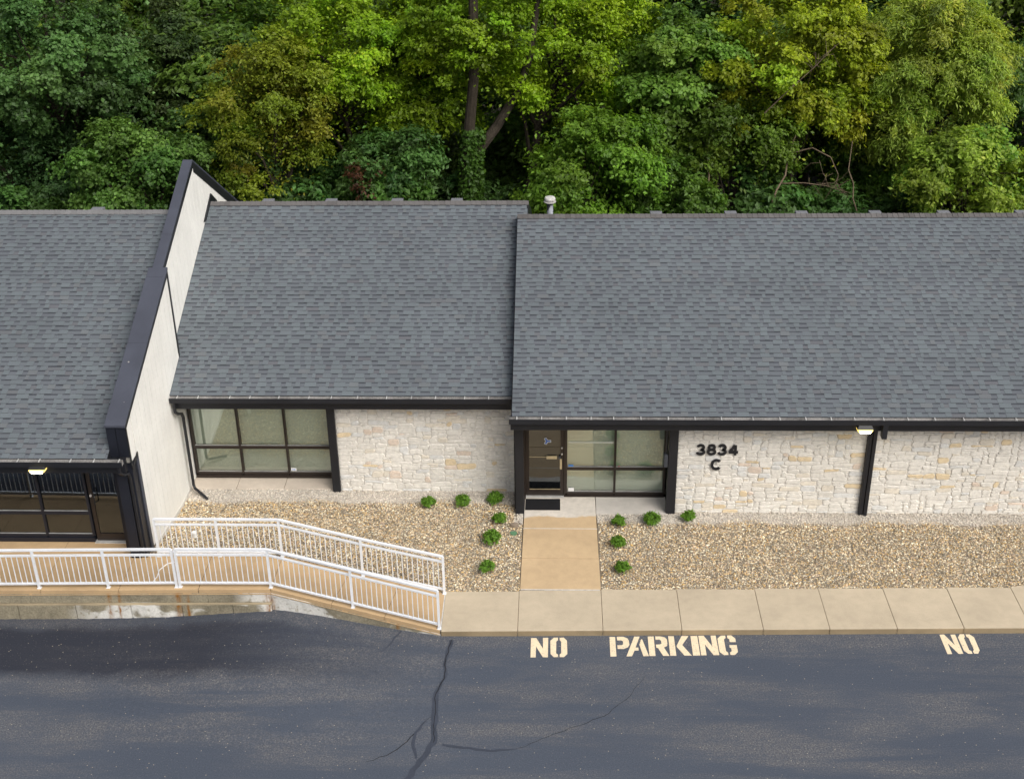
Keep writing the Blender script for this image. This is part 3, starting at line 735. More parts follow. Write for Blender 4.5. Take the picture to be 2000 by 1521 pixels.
# windows and doors: frame mesh with panes, blinds as sub-parts
def frame_mesh(mb, x0, x1, z0, z1, y, wd=.05, dp=.09):
    mb.box(x0, x1, y, y+dp, z0, z0+wd); mb.box(x0, x1, y, y+dp, z1-wd, z1)
    mb.box(x0, x0+wd, y+.001, y+dp-.001, z0+wd, z1-wd); mb.box(x1-wd, x1, y+.001, y+dp-.001, z0+wd, z1-wd)
def window(xs, zs, y, mat='bronze', gl='glass', sill=.10, blind=None, wd=.055):
    """grid of panes between the lines xs and zs"""
    mb = MB(); dp = .10
    for x in xs: mb.box(x-wd/2, x+wd/2, y, y+dp, zs[0], zs[-1])
    for i, z in enumerate(zs):
        for a, b in zip(xs[:-1], xs[1:]): mb.box(a+wd/2, b-wd/2, y+.004, y+dp-.004, z-wd*.75, z+wd*.75)
    mb.box(xs[0]-.02, xs[-1]+.02, y-.03, y+dp+.02, zs[0]-sill, zs[0]-wd*.75)
    wn = mb.build('window', mat, B)
    for a, b in zip(xs[:-1], xs[1:]):
        for c, d in zip(zs[:-1], zs[1:]):
            mb = MB(); mb.box(a+wd/2-.003, b-wd/2+.003, y+.045, y+.052, c+wd*.75-.003, d-wd*.75+.003); mb.build('pane', gl, wn)
            bd = MB(); bd.box(a+wd/2, b-wd/2, y+.028, y+.040, c+wd*.75, c+wd*.75+.014); bd.build('glazing_bead', 'galvanised', wn)
    if blind:
        for k, (a, b) in enumerate(zip(xs[:-1], xs[1:])):
            z = zs[0]+.01; mb = MB(); tilt = blind[k]
            while z < zs[-1]:
                mb.poly([(a+.02, y+.15, z), (b-.02, y+.15, z), (b-.02, y+.15+.012, z+.0255*tilt), (a+.02, y+.15+.012, z+.0255*tilt)]); z += .0245
            mb.build('blind', 'blind', wn, kind='stuff')
    return wn
wm = window([-9.345, -8.14, -6.93, -5.72], [.43, 1.215, 2.92], 28.58, blind=(1.0, 1.0, 1.0))
mb = MB(); mb.box(-6.88, -6.74, 28.608, 28.6135, .50, .585); mb.build('sticker', 'plastic_white', wm)
mb = MB(); mb.box(-6.86, -6.76, 28.604, 28.6075, .53, .55); mb.build('sticker', 'sticker_blue', wm)
slabm = MB(); slab(slabm, [(-9.40, 28.10, .262), (-5.70, 28.10, .262), (-5.70, 28.7, .262), (-9.40, 28.7, .262)], .25)
wslab = slabm.build('window_ledge', 'joint', B)
for a, b in ((-9.41, -8.24), (-8.24, -7.0), (-7.0, -5.72)):
    mb = MB(); slab(mb, [(a+.006, 28.085, .275), (b-.006, 28.085, .275), (b-.006, 28.6, .29), (a+.006, 28.6, .29)], .3); mb.build('panel', 'concrete_slab', wslab, bevel=.006)
wr = window([.285, 1.51, 2.75], [.385, 1.115, 2.92], 27.75, blind=(1.0, 1.0), sill=.09)
for (a, b, z0, z1, mm) in ((.345, .49, .44, .54, 'plastic_white'), (.345, .47, 1.17, 1.215, 'sticker_blue'), (1.60, 1.63, 1.165, 1.185, 'sticker_red')):
    mb = MB(); mb.box(a, b, 27.776, 27.782, z0, z1); mb.build('sticker', mm, wr)
mb = MB(); mb.box(.345, 1.47, 27.77, 27.776, 1.86, 1.878); mb.build('blind_rail', 'blind', wr)
wl = window([-16.8, -17.9, -14.45, -13.15, -11.97, -10.86], [.90, 1.535, 3.15], 24.98, mat='navy_paint', gl='glass_dark', sill=.15)
# recess cheeks
for (xa, xb, ya, yb, z0, z1, mt, nm) in ((2.84, 2.96, 27.25, 27.95, .2, 2.92, 'plastic_white', 'recess_wall'), (-1.0, -.87, 27.25, 27.95, .2, 2.92, 'black_paint', 'recess_wall'), (-.87, -.73, 27.60, 27.9, .28, 2.92, 'bronze', 'door_jamb'), (.235, .27, 27.74, 27.86, .30, 2.92, 'bronze', 'door_jamb')):
    mb = MB(); mb.box(xa, xb, ya, yb, z0, z1); mb.build(nm, mt, B)
# electrical box on the post
mb = MB(); mb.box(2.66, 2.755, 27.03, 27.20, 1.60, 1.95); eb = mb.build('meter_box', 'block_grey', B, bevel=.01)
mb = MB(); mb.box(2.695, 2.735, 27.10, 27.16, 1.95, 2.92); mb.build('conduit', 'black_paint', eb)
mb = MB(); mb.box(2.80, 2.838, 27.4, 27.48, .72, .84); mb.build('outlet_cover', 'plastic_white', B)

def door(x0, x1, z0, z1, y, mat, gl, hinge_side):
    mb = MB(); st = .085
    mb.box(x0, x0+st, y, y+.05, z0, z1); mb.box(x1-st, x1, y, y+.05, z0, z1)
    mb.box(x0+st, x1-st, y+.001, y+.049, z0, z0+.19); mb.box(x0+st, x1-st, y+.001, y+.049, z1-.09, z1)
    d = mb.build('door', mat, B)
    mb = MB(); mb.box(x0+st-.003, x1-st+.003, y+.022, y+.028, z0+.188, z1-.088); mb.build('pane', gl, d)
    return d
dr = door(-.725, .225, .315, 2.75, 27.76, 'bronze', 'glass_dark', 1)
mb = MB(); mb.box(-.64, .14, 27.752, 27.758, .502, .515); mb.build('kick_strip', 'tan_metal', dr)
mb = MB(); mb.box(-.76, .235, 27.66, 27.80, .292, .318); mb.build('threshold', 'galvanised', dr)
for zz_ in (1.47, 1.425):
    mb = MB(); mb.box(-.205, .052, 27.735, 27.758, zz_-.017, zz_+.017); mb.build('mail_slot', 'tan_metal', dr)
mb = MB(); mb.box(-.64, -.205, 27.77, 27.776, 1.44, 1.452); mb.build('push_bar', 'tan_metal', dr)
mb = MB(); mb.box(.128, .178, 27.70, 27.735, 1.13, 1.42); hd = mb.build('handle', 'tan_metal', dr, bevel=.006)
mb = MB(); mb.box(.10, .15, 27.715, 27.757, 1.42, 1.48); mb.build('latch', 'block_grey', dr)
for zz_ in (1.72, 1.545):
    lk = MB(); lk.tube([(.18, 27.757, zz_), (.18, 27.735, zz_)], .022, 12); lk.build('lock', 'galvanised', dr)
def star(mb, cx, cz, R_, wd, y0, y1):
    pts = []
    for k in range(3):
        a = 2*math.pi*k/3; d = (math.cos(a), math.sin(a)); n = (-d[1], d[0])
        pts += [(cx+d[0]*R_-n[0]*wd, cz+d[1]*R_-n[1]*wd), (cx+d[0]*R_+n[0]*wd, cz+d[1]*R_+n[1]*wd)]
        a2 = a+math.pi/3; rr_ = wd/math.sin(math.pi/3); pts.append((cx+math.cos(a2)*rr_, cz+math.sin(a2)*rr_))
    mb.prism([(x, y0, z) for x, z in pts], (0, y1-y0, 0))
simple('emblem_blue', (.02, .10, .42), .4, .4, 8, .05, 40, .02)
mb = MB(); star(mb, -.19, 1.905, .098, .034, 27.766, 27.77); em = mb.build('emblem', 'plastic_white', dr)
mb = MB(); star(mb, -.19, 1.905, .084, .018, 27.761, 27.7655); mb.build('emblem', 'emblem_blue', dr)
dl = door(-10.80, -9.985, .76, 3.05, 25.0, 'bronze', 'glass_dark', -1)
mb = MB(); mb.tube([(-10.70, 24.99, 2.15), (-10.66, 24.90, 2.15), (-10.66, 24.90, 1.80), (-10.70, 24.99, 1.80)], .014, 8); mb.build('handle', 'black_paint', dl)
mb = MB(); mb.tube([(-10.76, 25.0, 2.02), (-10.76, 24.97, 2.02)], .03, 12); mb.build('lock', 'galvanised', dl)
mb = MB(); mb.box(-10.84, -9.97, 24.90, 25.05, .735, .762); mb.build('threshold', 'galvanised', dl)
mb = MB(); mb.box(-9.98, -9.86, 24.6, 25.2, .7, 3.15); mb.build('recess_wall', 'navy_paint', B)
# interiors and outer shell
for (xa, xb, ya, yb, z0, z1) in ((-17.5, -9.86, 25.12, 31.5, .70, 3.15), (-9.35, -5.6, 28.9, 33.5, .28, 2.92), (-.86, 2.83, 27.98, 33, .28, 2.92)):
    mb = MB(); mb.poly([(xa, yb, z0), (xa, yb, z1), (xb, yb, z1), (xb, yb, z0)]); mb.poly([(xa, ya, z0), (xa, ya, z1), (xa, yb, z1), (xa, yb, z0)])
    mb.poly([(xb, ya, z0), (xb, yb, z0), (xb, yb, z1), (xb, ya, z1)]); mb.poly([(xa, ya, z1), (xb, ya, z1), (xb, yb, z1), (xa, yb, z1)]); rm = mb.build('room', 'interior', B)
    mb = MB(); mb.poly([(xa, ya-.1, z0+.01), (xb, ya-.1, z0+.01), (xb, yb, z0+.01), (xa, yb, z0+.01)]); mb.build('room_floor', 'interior_floor', rm)
for (xa, xb, yb) in ((-18, -9.85, 38.6), (-9.84, -.8, 40.0), (-.78, 17.9, 39.0)):
    mb = MB(); mb.box(xa, xb, yb-.2, yb, -.3, 3.3); mb.build('rear_wall', 'siding', B)
for (x, ya, yb) in ((17.8, 27.3, 38.7), (-.95, 27.3, 28.3), (-18.0, 25.2, 38.4)):
    mb = MB(); mb.box(x-.05, x+.05, ya, yb, -.3, 3.0); mb.build('side_wall', 'siding', B)

# parapet wall between the roofs: siding boards, coping, trim
XW1, XW2, XL = -9.42, -9.62, -9.845
topF = lambda y: 4.27+(y-24.30)*(6.13-4.27)/(28.735-24.30)
topR = lambda y: 7.42+(y-32.72)*SL if y <= 32.72 else 7.42-(y-32.72)*.625
mb = MB()
mb.prism([(XL+.02, 24.78, .3), (XL+.02, 28.70, .0), (XL+.02, 28.70, topF(28.70)-.02), (XL+.02, 24.34, topF(24.34)-.02), (XL+.02, 24.34, 3.30), (XL+.02, 24.78, 3.30)], (XW1-XL-.05, 0, 0))
mb.prism([(XL+.02, 28.72, 0), (XL+.02, 38.4, 0), (XL+.02, 38.4, topR(38.4)-.02), (XL+.02, 32.72, topR(32.72)-.02), (XL+.02, 28.72, topR(28.72)-.02)], (XW2-XL-.05, 0, 0))
pw_ = mb.build('parapet_wall', 'groove', B)
def boards(xf, ya, yb, low, top, step=.305):
    y = ya
    while y < yb-.02:
        y1 = min(y+step, yb); g = .008; a, b = y+g, y1-g
        cuts = [a]+([32.72] if a < 32.72 < b else [])+[b]
        P = [(a, low(a)), (b, low(b))]+[(c, top(c)) for c in reversed(cuts)]
        mb = MB(); mb.prism([(xf-.03, q[0], q[1]) for q in P], (.03, 0, 0)); mb.build('board', 'siding', pw_)
        y = y1
lowF = lambda y: (3.30 if y < 24.70 else max(.2, gz(-9.42, y)+.03))
yb_ = [24.36, 24.72]
boards(XW1, 24.36, 24.72, lambda y: 3.30, lambda y: topF(y)-.04, .36)
boards(XW1, 24.785, 28.69, lambda y: gz(-9.42, y)+.06 if y > 24.9 else .76, lambda y: topF(y)-.04)
boards(XW2, 28.73, 38.3, lambda y: 2.9, lambda y: topR(y)-.03)
mb = MB(); mb.prism([(XW1-.03, 24.9, .3), (XW1-.03, 28.66, .1), (XW1-.03, 28.66, .34), (XW1-.03, 27.2, gz(-9.42, 27.2)+.055), (XW1-.03, 24.9, gz(-9.42, 24.9)+.055)], (.045, 0, 0)); mb.build('base_trim', 'caulk', pw_)
# coping: front lower piece, rear taller piece
def coping(y0, y1, topf, xa, xb, nm='coping'):
    mb = MB(); P = [(xa, y0, topf(y0)), (xb, y0, topf(y0)), (xb, y1, topf(y1)), (xa, y1, topf(y1))]
    mb.prism([(p[0], p[1], p[2]-.03) for p in P], (0, 0, .055)); mb.build(nm, 'coping', pw_, bevel=.004)
ys_c = [24.27, 26.5, 28.45, 28.76]
for a, b in zip(ys_c[:-1], ys_c[1:]): coping(a+.003, b-.003, topF, XL-.012, XW1+.025)
ys_c = [28.78, 30.1, 32.3, 32.72]
for a, b in zip(ys_c[:-1], ys_c[1:]): coping(a+.003, b-.003, lambda y: topR(y)+.15, XL-.01, XW2+.02)
coping(32.725, 38.4, lambda y: topR(y)+.15, XL-.01, XW2+.02)
def trim(pts, x, th=.03, mat='black_paint'):
    mb = MB(); mb.prism([(x, p[0], p[1]) for p in pts], (th, 0, 0)); mb.build('trim', mat, pw_)
trim([(24.30, topF(24.30)-.13), (28.74, topF(28.74)-.13), (28.74, topF(28.74)-.035), (24.30, topF(24.30)-.035)], XW1, .018)
trim([(28.70, topR(28.7)-.03), (32.72, topR(32.72)-.03), (32.72, topR(32.72)+.12), (28.70, topR(28.7)+.12)], XW2, .014)
trim([(32.725, topR(32.725)-.16), (38.3, topR(38.3)-.16), (38.3, topR(38.3)+.12), (32.725, topR(32.725)+.12)], XW2, .016)
trim([(28.66, 3.9), (28.735, 3.9), (28.735, topF(28.735)-.04), (28.66, topF(28.66)-.04)], XW1+.001, .02)
mb = MB(); mb.box(XW2, XW1+.02, 28.705, 28.725, 3.6, topF(28.7)-.04); mb.build('trim', 'black_paint', pw_)
# front black face and the corner trim with its notch below the eave
for xa, xb in ((XL, XL+.20), (XL+.212, XW1+.012)):
    mb = MB(); mb.box(xa, xb, 24.305, 24.345, 3.46, topF(24.31)-.03); mb.build('panel', 'navy_paint', pw_)
trim([(24.30, topF(24.3)-.1), (24.30, 3.22), (24.36, 3.22), (24.36, topF(24.36)-.1)], XW1+.002, .02)
trim([(24.30, 3.20), (24.78, 3.34), (24.78, 3.25), (24.36, 3.12)], XW1+.003, .022)
trim([(24.66, .72), (24.78, .72), (24.78, 3.24), (24.66, 3.20)], XW1+.001, .024, 'coping')
mb = MB(); mb.box(XL+.03, XW1-.005, 24.585, 24.775, .6, 3.29); mb.build('panel', 'navy_paint', pw_)
mb = MB(); mb.prism([(XW2-.02, 33.05, 5.72), (XW2-.02, 34.05, 6.20), (XW2-.02, 34.6, 5.8), (XW2-.02, 34.0, 5.6)], (.05, 0, 0)); mb.build('flashing', 'black_paint', pw_)

# downspouts
def spout(path, nm='downspout', r=.046):
    mb = MB(); mb.tube(path, r, 4); return mb.build(nm, 'black_paint', B, bevel=.008)
spout([(-9.32, 27.47, 3.16), (-9.32, 27.47, 2.86), (-9.30, 27.60, 2.74), (-9.29, 27.84, 2.62), (-9.29, 27.92, 2.48), (-9.29, 27.94, .48), (-9.26, 27.90, .40), (-8.94, 27.62, .32), (-8.86, 27.55, .29)])
spout([(-9.60, 24.03, 3.42), (-9.60, 24.03, 3.22), (-9.56, 24.12, 3.12), (-9.50, 24.28, 3.05), (-9.49, 24.31, 2.9), (-9.49, 24.31, .85)], r=.04)

# address figures
def stroke(mb, pts, wd, y0, y1, closed=False):
    n = len(pts); P = [Vector((p[0], p[1])) for p in pts]; L = []; R_ = []
    for i in range(n):
        a = P[(i-1) % n] if closed or i > 0 else P[i]; b = P[(i+1) % n] if closed or i < n-1 else P[i]
        d = (b-a).normalized(); nn = Vector((-d.y, d.x)); L.append(P[i]+nn*wd/2); R_.append(P[i]-nn*wd/2)
    rng = range(n) if closed else range(n-1)
    for i in rng:
        j = (i+1) % n
        for a, b, c, d, y, f in ((R_[i], R_[j], L[j], L[i], y0, 0),):
            mb.poly([(a.x, y, a.y), (b.x, y, b.y), (c.x, y, c.y), (d.x, y, d.y)])
        for S, fl in ((L, 1), (R_, 0)):
            q = [(S[i].x, y0, S[i].y), (S[j].x, y0, S[j].y), (S[j].x, y1, S[j].y), (S[i].x, y1, S[i].y)]; mb.poly(q if fl else q[::-1])
    if not closed:
        for i in (0, n-1): mb.poly([(L[i].x, y0, L[i].y), (R_[i].x, y0, R_[i].y), (R_[i].x, y1, R_[i].y), (L[i].x, y1, L[i].y)])
def arc(cx, cz, rx, rz, a0, a1, n=18): return [(cx+rx*math.cos(math.radians(lerp(a0, a1, k/n))), cz+rz*math.sin(math.radians(lerp(a0, a1, k/n)))) for k in range(n+1)]
def figure(ch):
    if ch == '3': return [(arc(.36, .70, .25, .21, 165, -90)[:-1]+arc(.36, .285, .29, .21, 90, -165), False)]
    if ch == '8': return [(arc(.38, .70, .24, .205, 0, 360)[:-1], True), (arc(.38, .285, .29, .21, 0, 360)[:-1], True)]
    if ch == '4': return [([(.56, 0), (.56, .92)], False), ([(.50, .90), (.10, .31)], False), ([(.03, .26), (.79, .26)], False)]
    return [(arc(.45, .5, .36, .42, 42, 318, 28), False)]
sg = thing('address_sign', 'black raised numerals 3834 and the letter C on the stone wall', 'address sign', (3.94, 27.08, 1.5))
for ch, x, z in (('3', 3.435, 1.925), ('8', 3.695, 1.925), ('3', 3.955, 1.925), ('4', 4.215, 1.925), ('C', 3.81, 1.505)):
    mb = MB()
    for k, (pts, cl) in enumerate(figure(ch)):
        stroke(mb, [(x+p[0]*.290, z+p[1]*.30) for p in pts], .062, 27.076+.0008*k, 27.112, cl)
    mb.build('letter' if ch == 'C' else 'numeral', 'black_paint', sg)

# lamps under the fascias
def wall_lamp(x, y, z, label):
    t = thing('wall_light', label, 'light', (x, y, z), 'lit lamps under the eaves')
    mb = MB(); mb.hexa(((x-.19, y-.06, z), (x+.19, y-.06, z), (x+.19, y+.16, z), (x-.19, y+.16, z), (x-.15, y, z+.09), (x+.15, y, z+.09), (x+.15, y+.16, z+.10), (x-.15, y+.16, z+.10))); mb.build('housing', 'black_paint', t, bevel=.008)
    mb = MB(); mb.hexa(((x-.165, y-.05, z-.075), (x+.165, y-.05, z-.075), (x+.165, y+.12, z-.085), (x-.165, y+.12, z-.085), (x-.185, y-.095, z-.004), (x+.185, y-.095, z-.004), (x+.185, y+.13, z-.004), (x-.185, y+.13, z-.004))); mb.build('lens_glow_rim', 'lamp_glow_rim', t, bevel=.02)  # emitting ring added for a yellow glow around the lens
    mb = MB(); mb.hexa(((x-.12, y-.075, z-.095), (x+.12, y-.075, z-.095), (x+.12, y+.08, z-.098), (x-.12, y+.08, z-.098), (x-.14, y-.112, z-.022), (x+.14, y-.112, z-.022), (x+.14, y-.06, z-.022), (x-.14, y-.06, z-.022))); mb.build('lens', 'lamp_lens', t, bevel=.012)
wall_lamp(7.24, 26.42, 3.05, 'lit lamp under the right eave, beside the black post')
wall_lamp(-11.40, 23.98, 3.36, 'lit lamp under the left eave, above the dark windows')

# ------------------------------------------------------------------ railings
def railing(label, posts, top_off=1.02, ext0=None):
    """posts: list of base points; rails run between them"""
    t = thing('railing', label, 'railing', posts[0], 'white ramp railings')
    H = top_off
    for p in posts:
        mb = MB(); mb.box(p[0]-.026, p[0]+.026, p[1]-.026, p[1]+.026, p[2]-.02, p[2]+H-.005); mb.build('post', 'white_rail', t)
        mb = MB(); mb.box(p[0]-.045, p[0]+.045, p[1]-.045, p[1]+.045, p[2]-.01, p[2]+.012); mb.build('foot', 'white_rail', t)
    for a, b in zip(posts[:-1], posts[1:]):
        a = Vector(a); b = Vector(b); d = (b-a); L = math.hypot(d.x, d.y); u = d/L; n = Vector((-u.y, u.x, 0)).normalized()
        for off, hw, hh, nm in ((H, .029, .022, 'top_rail'), (H-.145, .024, .02, 'middle_rail'), (.12, .024, .02, 'bottom_rail')):
            ins = 0 if off == H else .026
            p, q = a+u*ins, b-u*ins; mb = MB()
            mb.hexa([tuple(v) for v in (p+n*-hw+Vector((0, 0, off-hh)), q+n*-hw+Vector((0, 0, off-hh)), q+n*hw+Vector((0, 0, off-hh)), p+n*hw+Vector((0, 0, off-hh)), p+n*-hw+Vector((0, 0, off+hh)), q+n*-hw+Vector((0, 0, off+hh)), q+n*hw+Vector((0, 0, off+hh)), p+n*hw+Vector((0, 0, off+hh)))])
            mb.build(nm, 'white_rail', t)
        k = max(1, round(L/.118))
        for i in range(1, k):
            c = a.lerp(b, i/k); mb = MB(); mb.box(c.x-.0085, c.x+.0085, c.y-.0085, c.y+.0085, c.z+.12+.018, c.z+H-.145-.018); mb.build('baluster', 'white_rail', t)
wz = lambda x, y: (x, y, walk_z(x))
railing('straight white railing along the front of the raised walk, below the dark left windows', [wz(-14.65, 23.085), wz(-13.1, 23.12), wz(-11.54, 23.155), wz(-9.985, 23.19), wz(-8.45, 23.225)])
railing('bent white railing on the car park side of the ramp', [wz(-8.37, 23.227), wz(-6.33, 23.238), wz(-4.465, 22.91), wz(-2.53, 22.565)])
railing('bent white railing on the gravel side of the ramp', [wz(-9.17, 24.41), wz(-7.75, 24.42), wz(-6.30, 24.42), wz(-4.40, 24.10), wz(-2.515, 23.84)])

# ------------------------------------------------------------------ small things
mb = MB(); mb.box(-.735, .14, 27.12, 27.63, .29, .306); tag(mb.build('door_mat', 'rubber', bevel=.004), 'black rubber door mat in front of the entry door', 'door mat')
mb = MB(); mb.prism([(-1.0+.10*math.cos(a)*random.uniform(.8, 1.2), 26.46+.075*math.sin(a)*random.uniform(.8, 1.2), .21) for a in [k*.9 for k in range(7)]], (.01, .01, .11)); tag(mb.build('field_rock', 'rock', bevel=.02), 'lone brown rock in the gravel beside the entry walkway', 'rock')
mb = MB(); mb.tube([(-1.0, 26.16, gz(-1, 26.16)-.05), (-1.0, 26.16, gz(-1, 26.16)+.02)], [.08, .085], 16); tag(mb.build('valve_cover', 'plastic_green'), 'round green plastic valve cover lying in the gravel', 'valve cover')
cz = gz(-8.65, 25.53); t = thing('cleanout_pipe', 'short white capped pipe sticking out of the gravel behind the railing', 'pipe', (-8.65, 25.53, cz))
mb = MB(); mb.tube([(-8.65, 25.53, cz-.05), (-8.65, 25.53, cz+.10)], .05, 14); mb.build('pipe', 'plastic_white', t)
mb = MB(); mb.tube([(-8.65, 25.53, cz+.10), (-8.65, 25.53, cz+.14)], [.065, .06], 14); mb.build('cap', 'plastic_white', t)
# white sealant curl on the raised walk
mb = MB(); pth = [(-9.05, 23.35, .748), (-9.0, 23.6, .748), (-9.02, 23.85, .748), (-8.9, 24.1, .748), (-8.72, 24.18, .748)]; mb.tube(pth, .012, 6); tag(mb.build('cable', 'plastic_white'), 'thin white cable lying on the raised walk near the parapet post', 'cable')

# ------------------------------------------------------------------ foliage
def leaves(centres, n_dir, size, col, cvar, up=.85, droop=.2, slim=.55, seed=0):
    """one kite per row of centres; n_dir = outward direction of each leaf"""
    r = np.random.default_rng(seed); n = len(centres)
    nrm = n_dir*.7 + r.normal(0, .55, (n, 3)); nrm[:, 2] += up; nrm /= np.linalg.norm(nrm, axis=1, keepdims=True)
    ax = r.normal(0, 1, (n, 3)) + n_dir*.8; ax[:, 2] -= droop; ax -= nrm*(ax*nrm).sum(1, keepdims=True); ax /= np.linalg.norm(ax, axis=1, keepdims=True)+1e-9
    sd = np.cross(nrm, ax); L = size*r.uniform(.65, 1.3, (n, 1)); W = L*slim*r.uniform(.75, 1.2, (n, 1))
    base = centres-ax*L*.5; tip = centres+ax*L*.5-nrm*L*.12; a = centres+sd*W*.5+nrm*L*.07; b = centres-sd*W*.5+nrm*L*.07
    V = np.stack([base, b, tip, a], 1).reshape(-1, 3); F = np.arange(4*n).reshape(-1, 4)
    F = np.concatenate([F[:, [0, 1, 2]], F[:, [0, 2, 3]]], 0)
    c = np.array(col)[None]*(1+r.normal(0, cvar, (n, 1))) + r.normal(0, cvar*.08, (n, 3))*np.array(col)[None]
    return V, F, np.clip(np.concatenate([c, c], 0), .004, .6)

def crown_mesh(name, C, R, n, size, col, lobes, lobe_r, seed, slim=.55, droop=.2, cvar=.22, col2=None, frac2=0, flat=.62, inner=.25, bottom=-.75):
    """lobed crown: leaf clumps on and inside an ellipsoid, local to C"""
    r = np.random.default_rng(seed)
    d = r.normal(0, 1, (lobes*3, 3)); d /= np.linalg.norm(d, axis=1, keepdims=True); d = d[d[:, 2] > bottom][:lobes]
    m_ = len(d); lc = d*np.array(R)[None]*r.uniform(.45, 1.0, (m_, 1))**.6; lr = lobe_r*r.uniform(.55, 1.25, m_)
    tint = r.normal(1, .2, (m_, 1)).clip(.5, 1.6)*np.array([1, 1, 1])[None]; tint[:, 0] *= r.normal(1, .07, m_)
    wgt = lr**2; li = r.choice(m_, n, p=wgt/wgt.sum())
    dd = r.normal(0, 1, (n, 3)); dd /= np.linalg.norm(dd, axis=1, keepdims=True); dd[:, 2] = np.where(dd[:, 2] < -.25, -dd[:, 2]*r.random(n), dd[:, 2])
    # each lobe is itself broken into sprays
    spray = r.normal(0, 1, (m_, 14, 3)); spray /= np.linalg.norm(spray, axis=2, keepdims=True)
    pick = spray[li, r.integers(0, 14, n)]; pick[:, 2] = np.abs(pick[:, 2])*np.where(r.random(n) < .75, 1, -1)
    off = pick*r.uniform(.55, 1.05, (n, 1)) + r.normal(0, .15, (n, 3)); off[:, 2] *= flat
    P = lc[li] + off*lr[li][:, None]
    P[:, 2] -= droop*.35*(np.hypot(off[:, 0], off[:, 1]))*lr[li]
    k = int(n*inner*.3)
    if k: P[:k] = r.normal(0, .38, (k, 3))*np.array(R)[None]
    nd = pick*.6 + P/np.array(R)[None]*.5
    V, F, Cc = leaves(P, nd, size, col, cvar, droop=droop, slim=slim, seed=seed+1)
    tt = np.concatenate([tint[li], tint[li]], 0); Cc = Cc*tt
    if col2 is not None:
        hit = r.random(m_) < frac2; h2 = np.concatenate([hit[li], hit[li]], 0); Cc[h2] = Cc[h2]*.55+np.array(col2)[None]*.45*np.clip(r.normal(1, .2, (h2.sum(), 1)), .3, 2)
    me = np_mesh(name, V, F, np.clip(Cc, .004, .6)); me.materials.append(MT['leaf']); return me, lc

def tree(name, label, cat, C, R, size, col, seed, dens=6000, lobes=76, lobe_r=.685, group='trees of the wood behind the building', trunk_r=.16, trunk=True, lean=0, **kw):
    base = (C[0]-lean, C[1]+.2, -.35)
    t = thing(name, label, cat, base, group)
    n = int(dens*R[0]*R[2]); me, lc = crown_mesh('crown', C, R, n, size, col, lobes, lobe_r, seed, **kw)
    link('crown', me, t, C)
    rr = random.Random(seed); mb = MB(); topz = C[2]+R[2]*.35
    ph = [rr.uniform(-.25, .25) for _ in range(6)]
    path = [(lerp(base[0], C[0], (k/5)**1.3)+ph[k]*(1 if k else 0), base[1]+ph[5-k]*.6, lerp(-.4, topz, k/5)) for k in range(6)]
    mb.tube(path, [trunk_r*lerp(1, .35, k/5) for k in range(6)], 9)
    for q in range(min(12, len(lc))):
        e = lc[rr.randrange(len(lc))]; s0 = rr.randrange(2, 5); a = Vector(path[s0]); b = Vector((C[0]+e[0], C[1]+e[1], C[2]+e[2]*.9)); mid = a.lerp(b, .5)+Vector((rr.uniform(-.25, .25), rr.uniform(-.25, .25), .25))
        mb.tube([a, mid, b], [trunk_r*.42, trunk_r*.27, trunk_r*.08], 6)
    mb.build('trunk', 'bark', t)
    return t

LIME = (.250, .390, .016); OLIVE = (.190, .255, .020); MAPLE = (.098, .200, .054); DARK = (.060, .130, .040); MIDG = (.140, .265, .026); WILLOW = (.325, .430, .065); YOL = (.290, .385, .022)
tree('maple_tree', 'blue-green maple with drooping sprays in the upper left of the wood', 'tree', (-17.9, 45.0, 7.4), (3.6, 3.0, 3.0), .14, MAPLE, 21, lobes=48, droop=.5, slim=.8)
tree('maple_tree', 'low maple reaching to the left roof ridge beside the parapet peak', 'tree', (-14.0, 41.6, 4.3), (2.5, 1.6, 1.6), .135, (.095, .19, .036), 22, lobes=30, lobe_r=.75, droop=.5, slim=.8)
tree('broadleaf_tree', 'dark green tree low at the far left of the wood', 'tree', (-19.2, 44.5, 3.4), (2.7, 2.0, 2.3), .17, DARK, 23, lobes=30)
tree('broadleaf_tree', 'shaded grey-green tree behind the maples with bare twigs', 'tree', (-14.6, 48.5, 5.6), (3.0, 2.4, 3.6), .17, (.068, .112, .030), 24, lobes=44, dens=3200)
tree('broadleaf_tree', 'olive tree with orange-tinted leaves right of the parapet peak', 'tree', (-9.7, 42.6, 5.9), (2.3, 1.9, 3.0), .13, OLIVE, 25, lobes=44, lobe_r=.75, col2=(.26, .20, .02), frac2=.16, droop=.5)
tree('maple_tree', 'dark maple between the parapet peak and the olive tree', 'tree', (-11.9, 44.0, 4.0), (1.9, 1.7, 1.9), .14, (.075, .155, .036), 26, lobes=24, lobe_r=.8, slim=.8)
tree('locust_tree', 'bright lime locust standing left of the ivy-covered trunk', 'tree', (-7.3, 44.6, 7.5), (2.9, 2.2, 3.4), .135, LIME, 27, lobes=72, lobe_r=.66, slim=.6)
tree('locust_tree', 'lime locust overlapping the ivy-covered trunk on its left', 'tree', (-4.6, 45.2, 7.0), (2.2, 2.0, 3.3), .16, (.195, .315, .014), 28, lobes=58, lobe_r=.66, slim=.6)
tree('locust_tree', 'bright lime locust above the roof step', 'tree', (.55, 44.6, 7.3), (2.8, 2.2, 2.9), .135, LIME, 29, lobes=70, lobe_r=.66, lean=2.2, trunk_r=.24, slim=.6)
tree('broadleaf_tree', 'mid-green tree behind the flue', 'tree', (1.1, 40.9, 4.5), (2.4, 1.5, 2.0), .16, MIDG, 30, lobes=36, lobe_r=.75, trunk_r=.12)
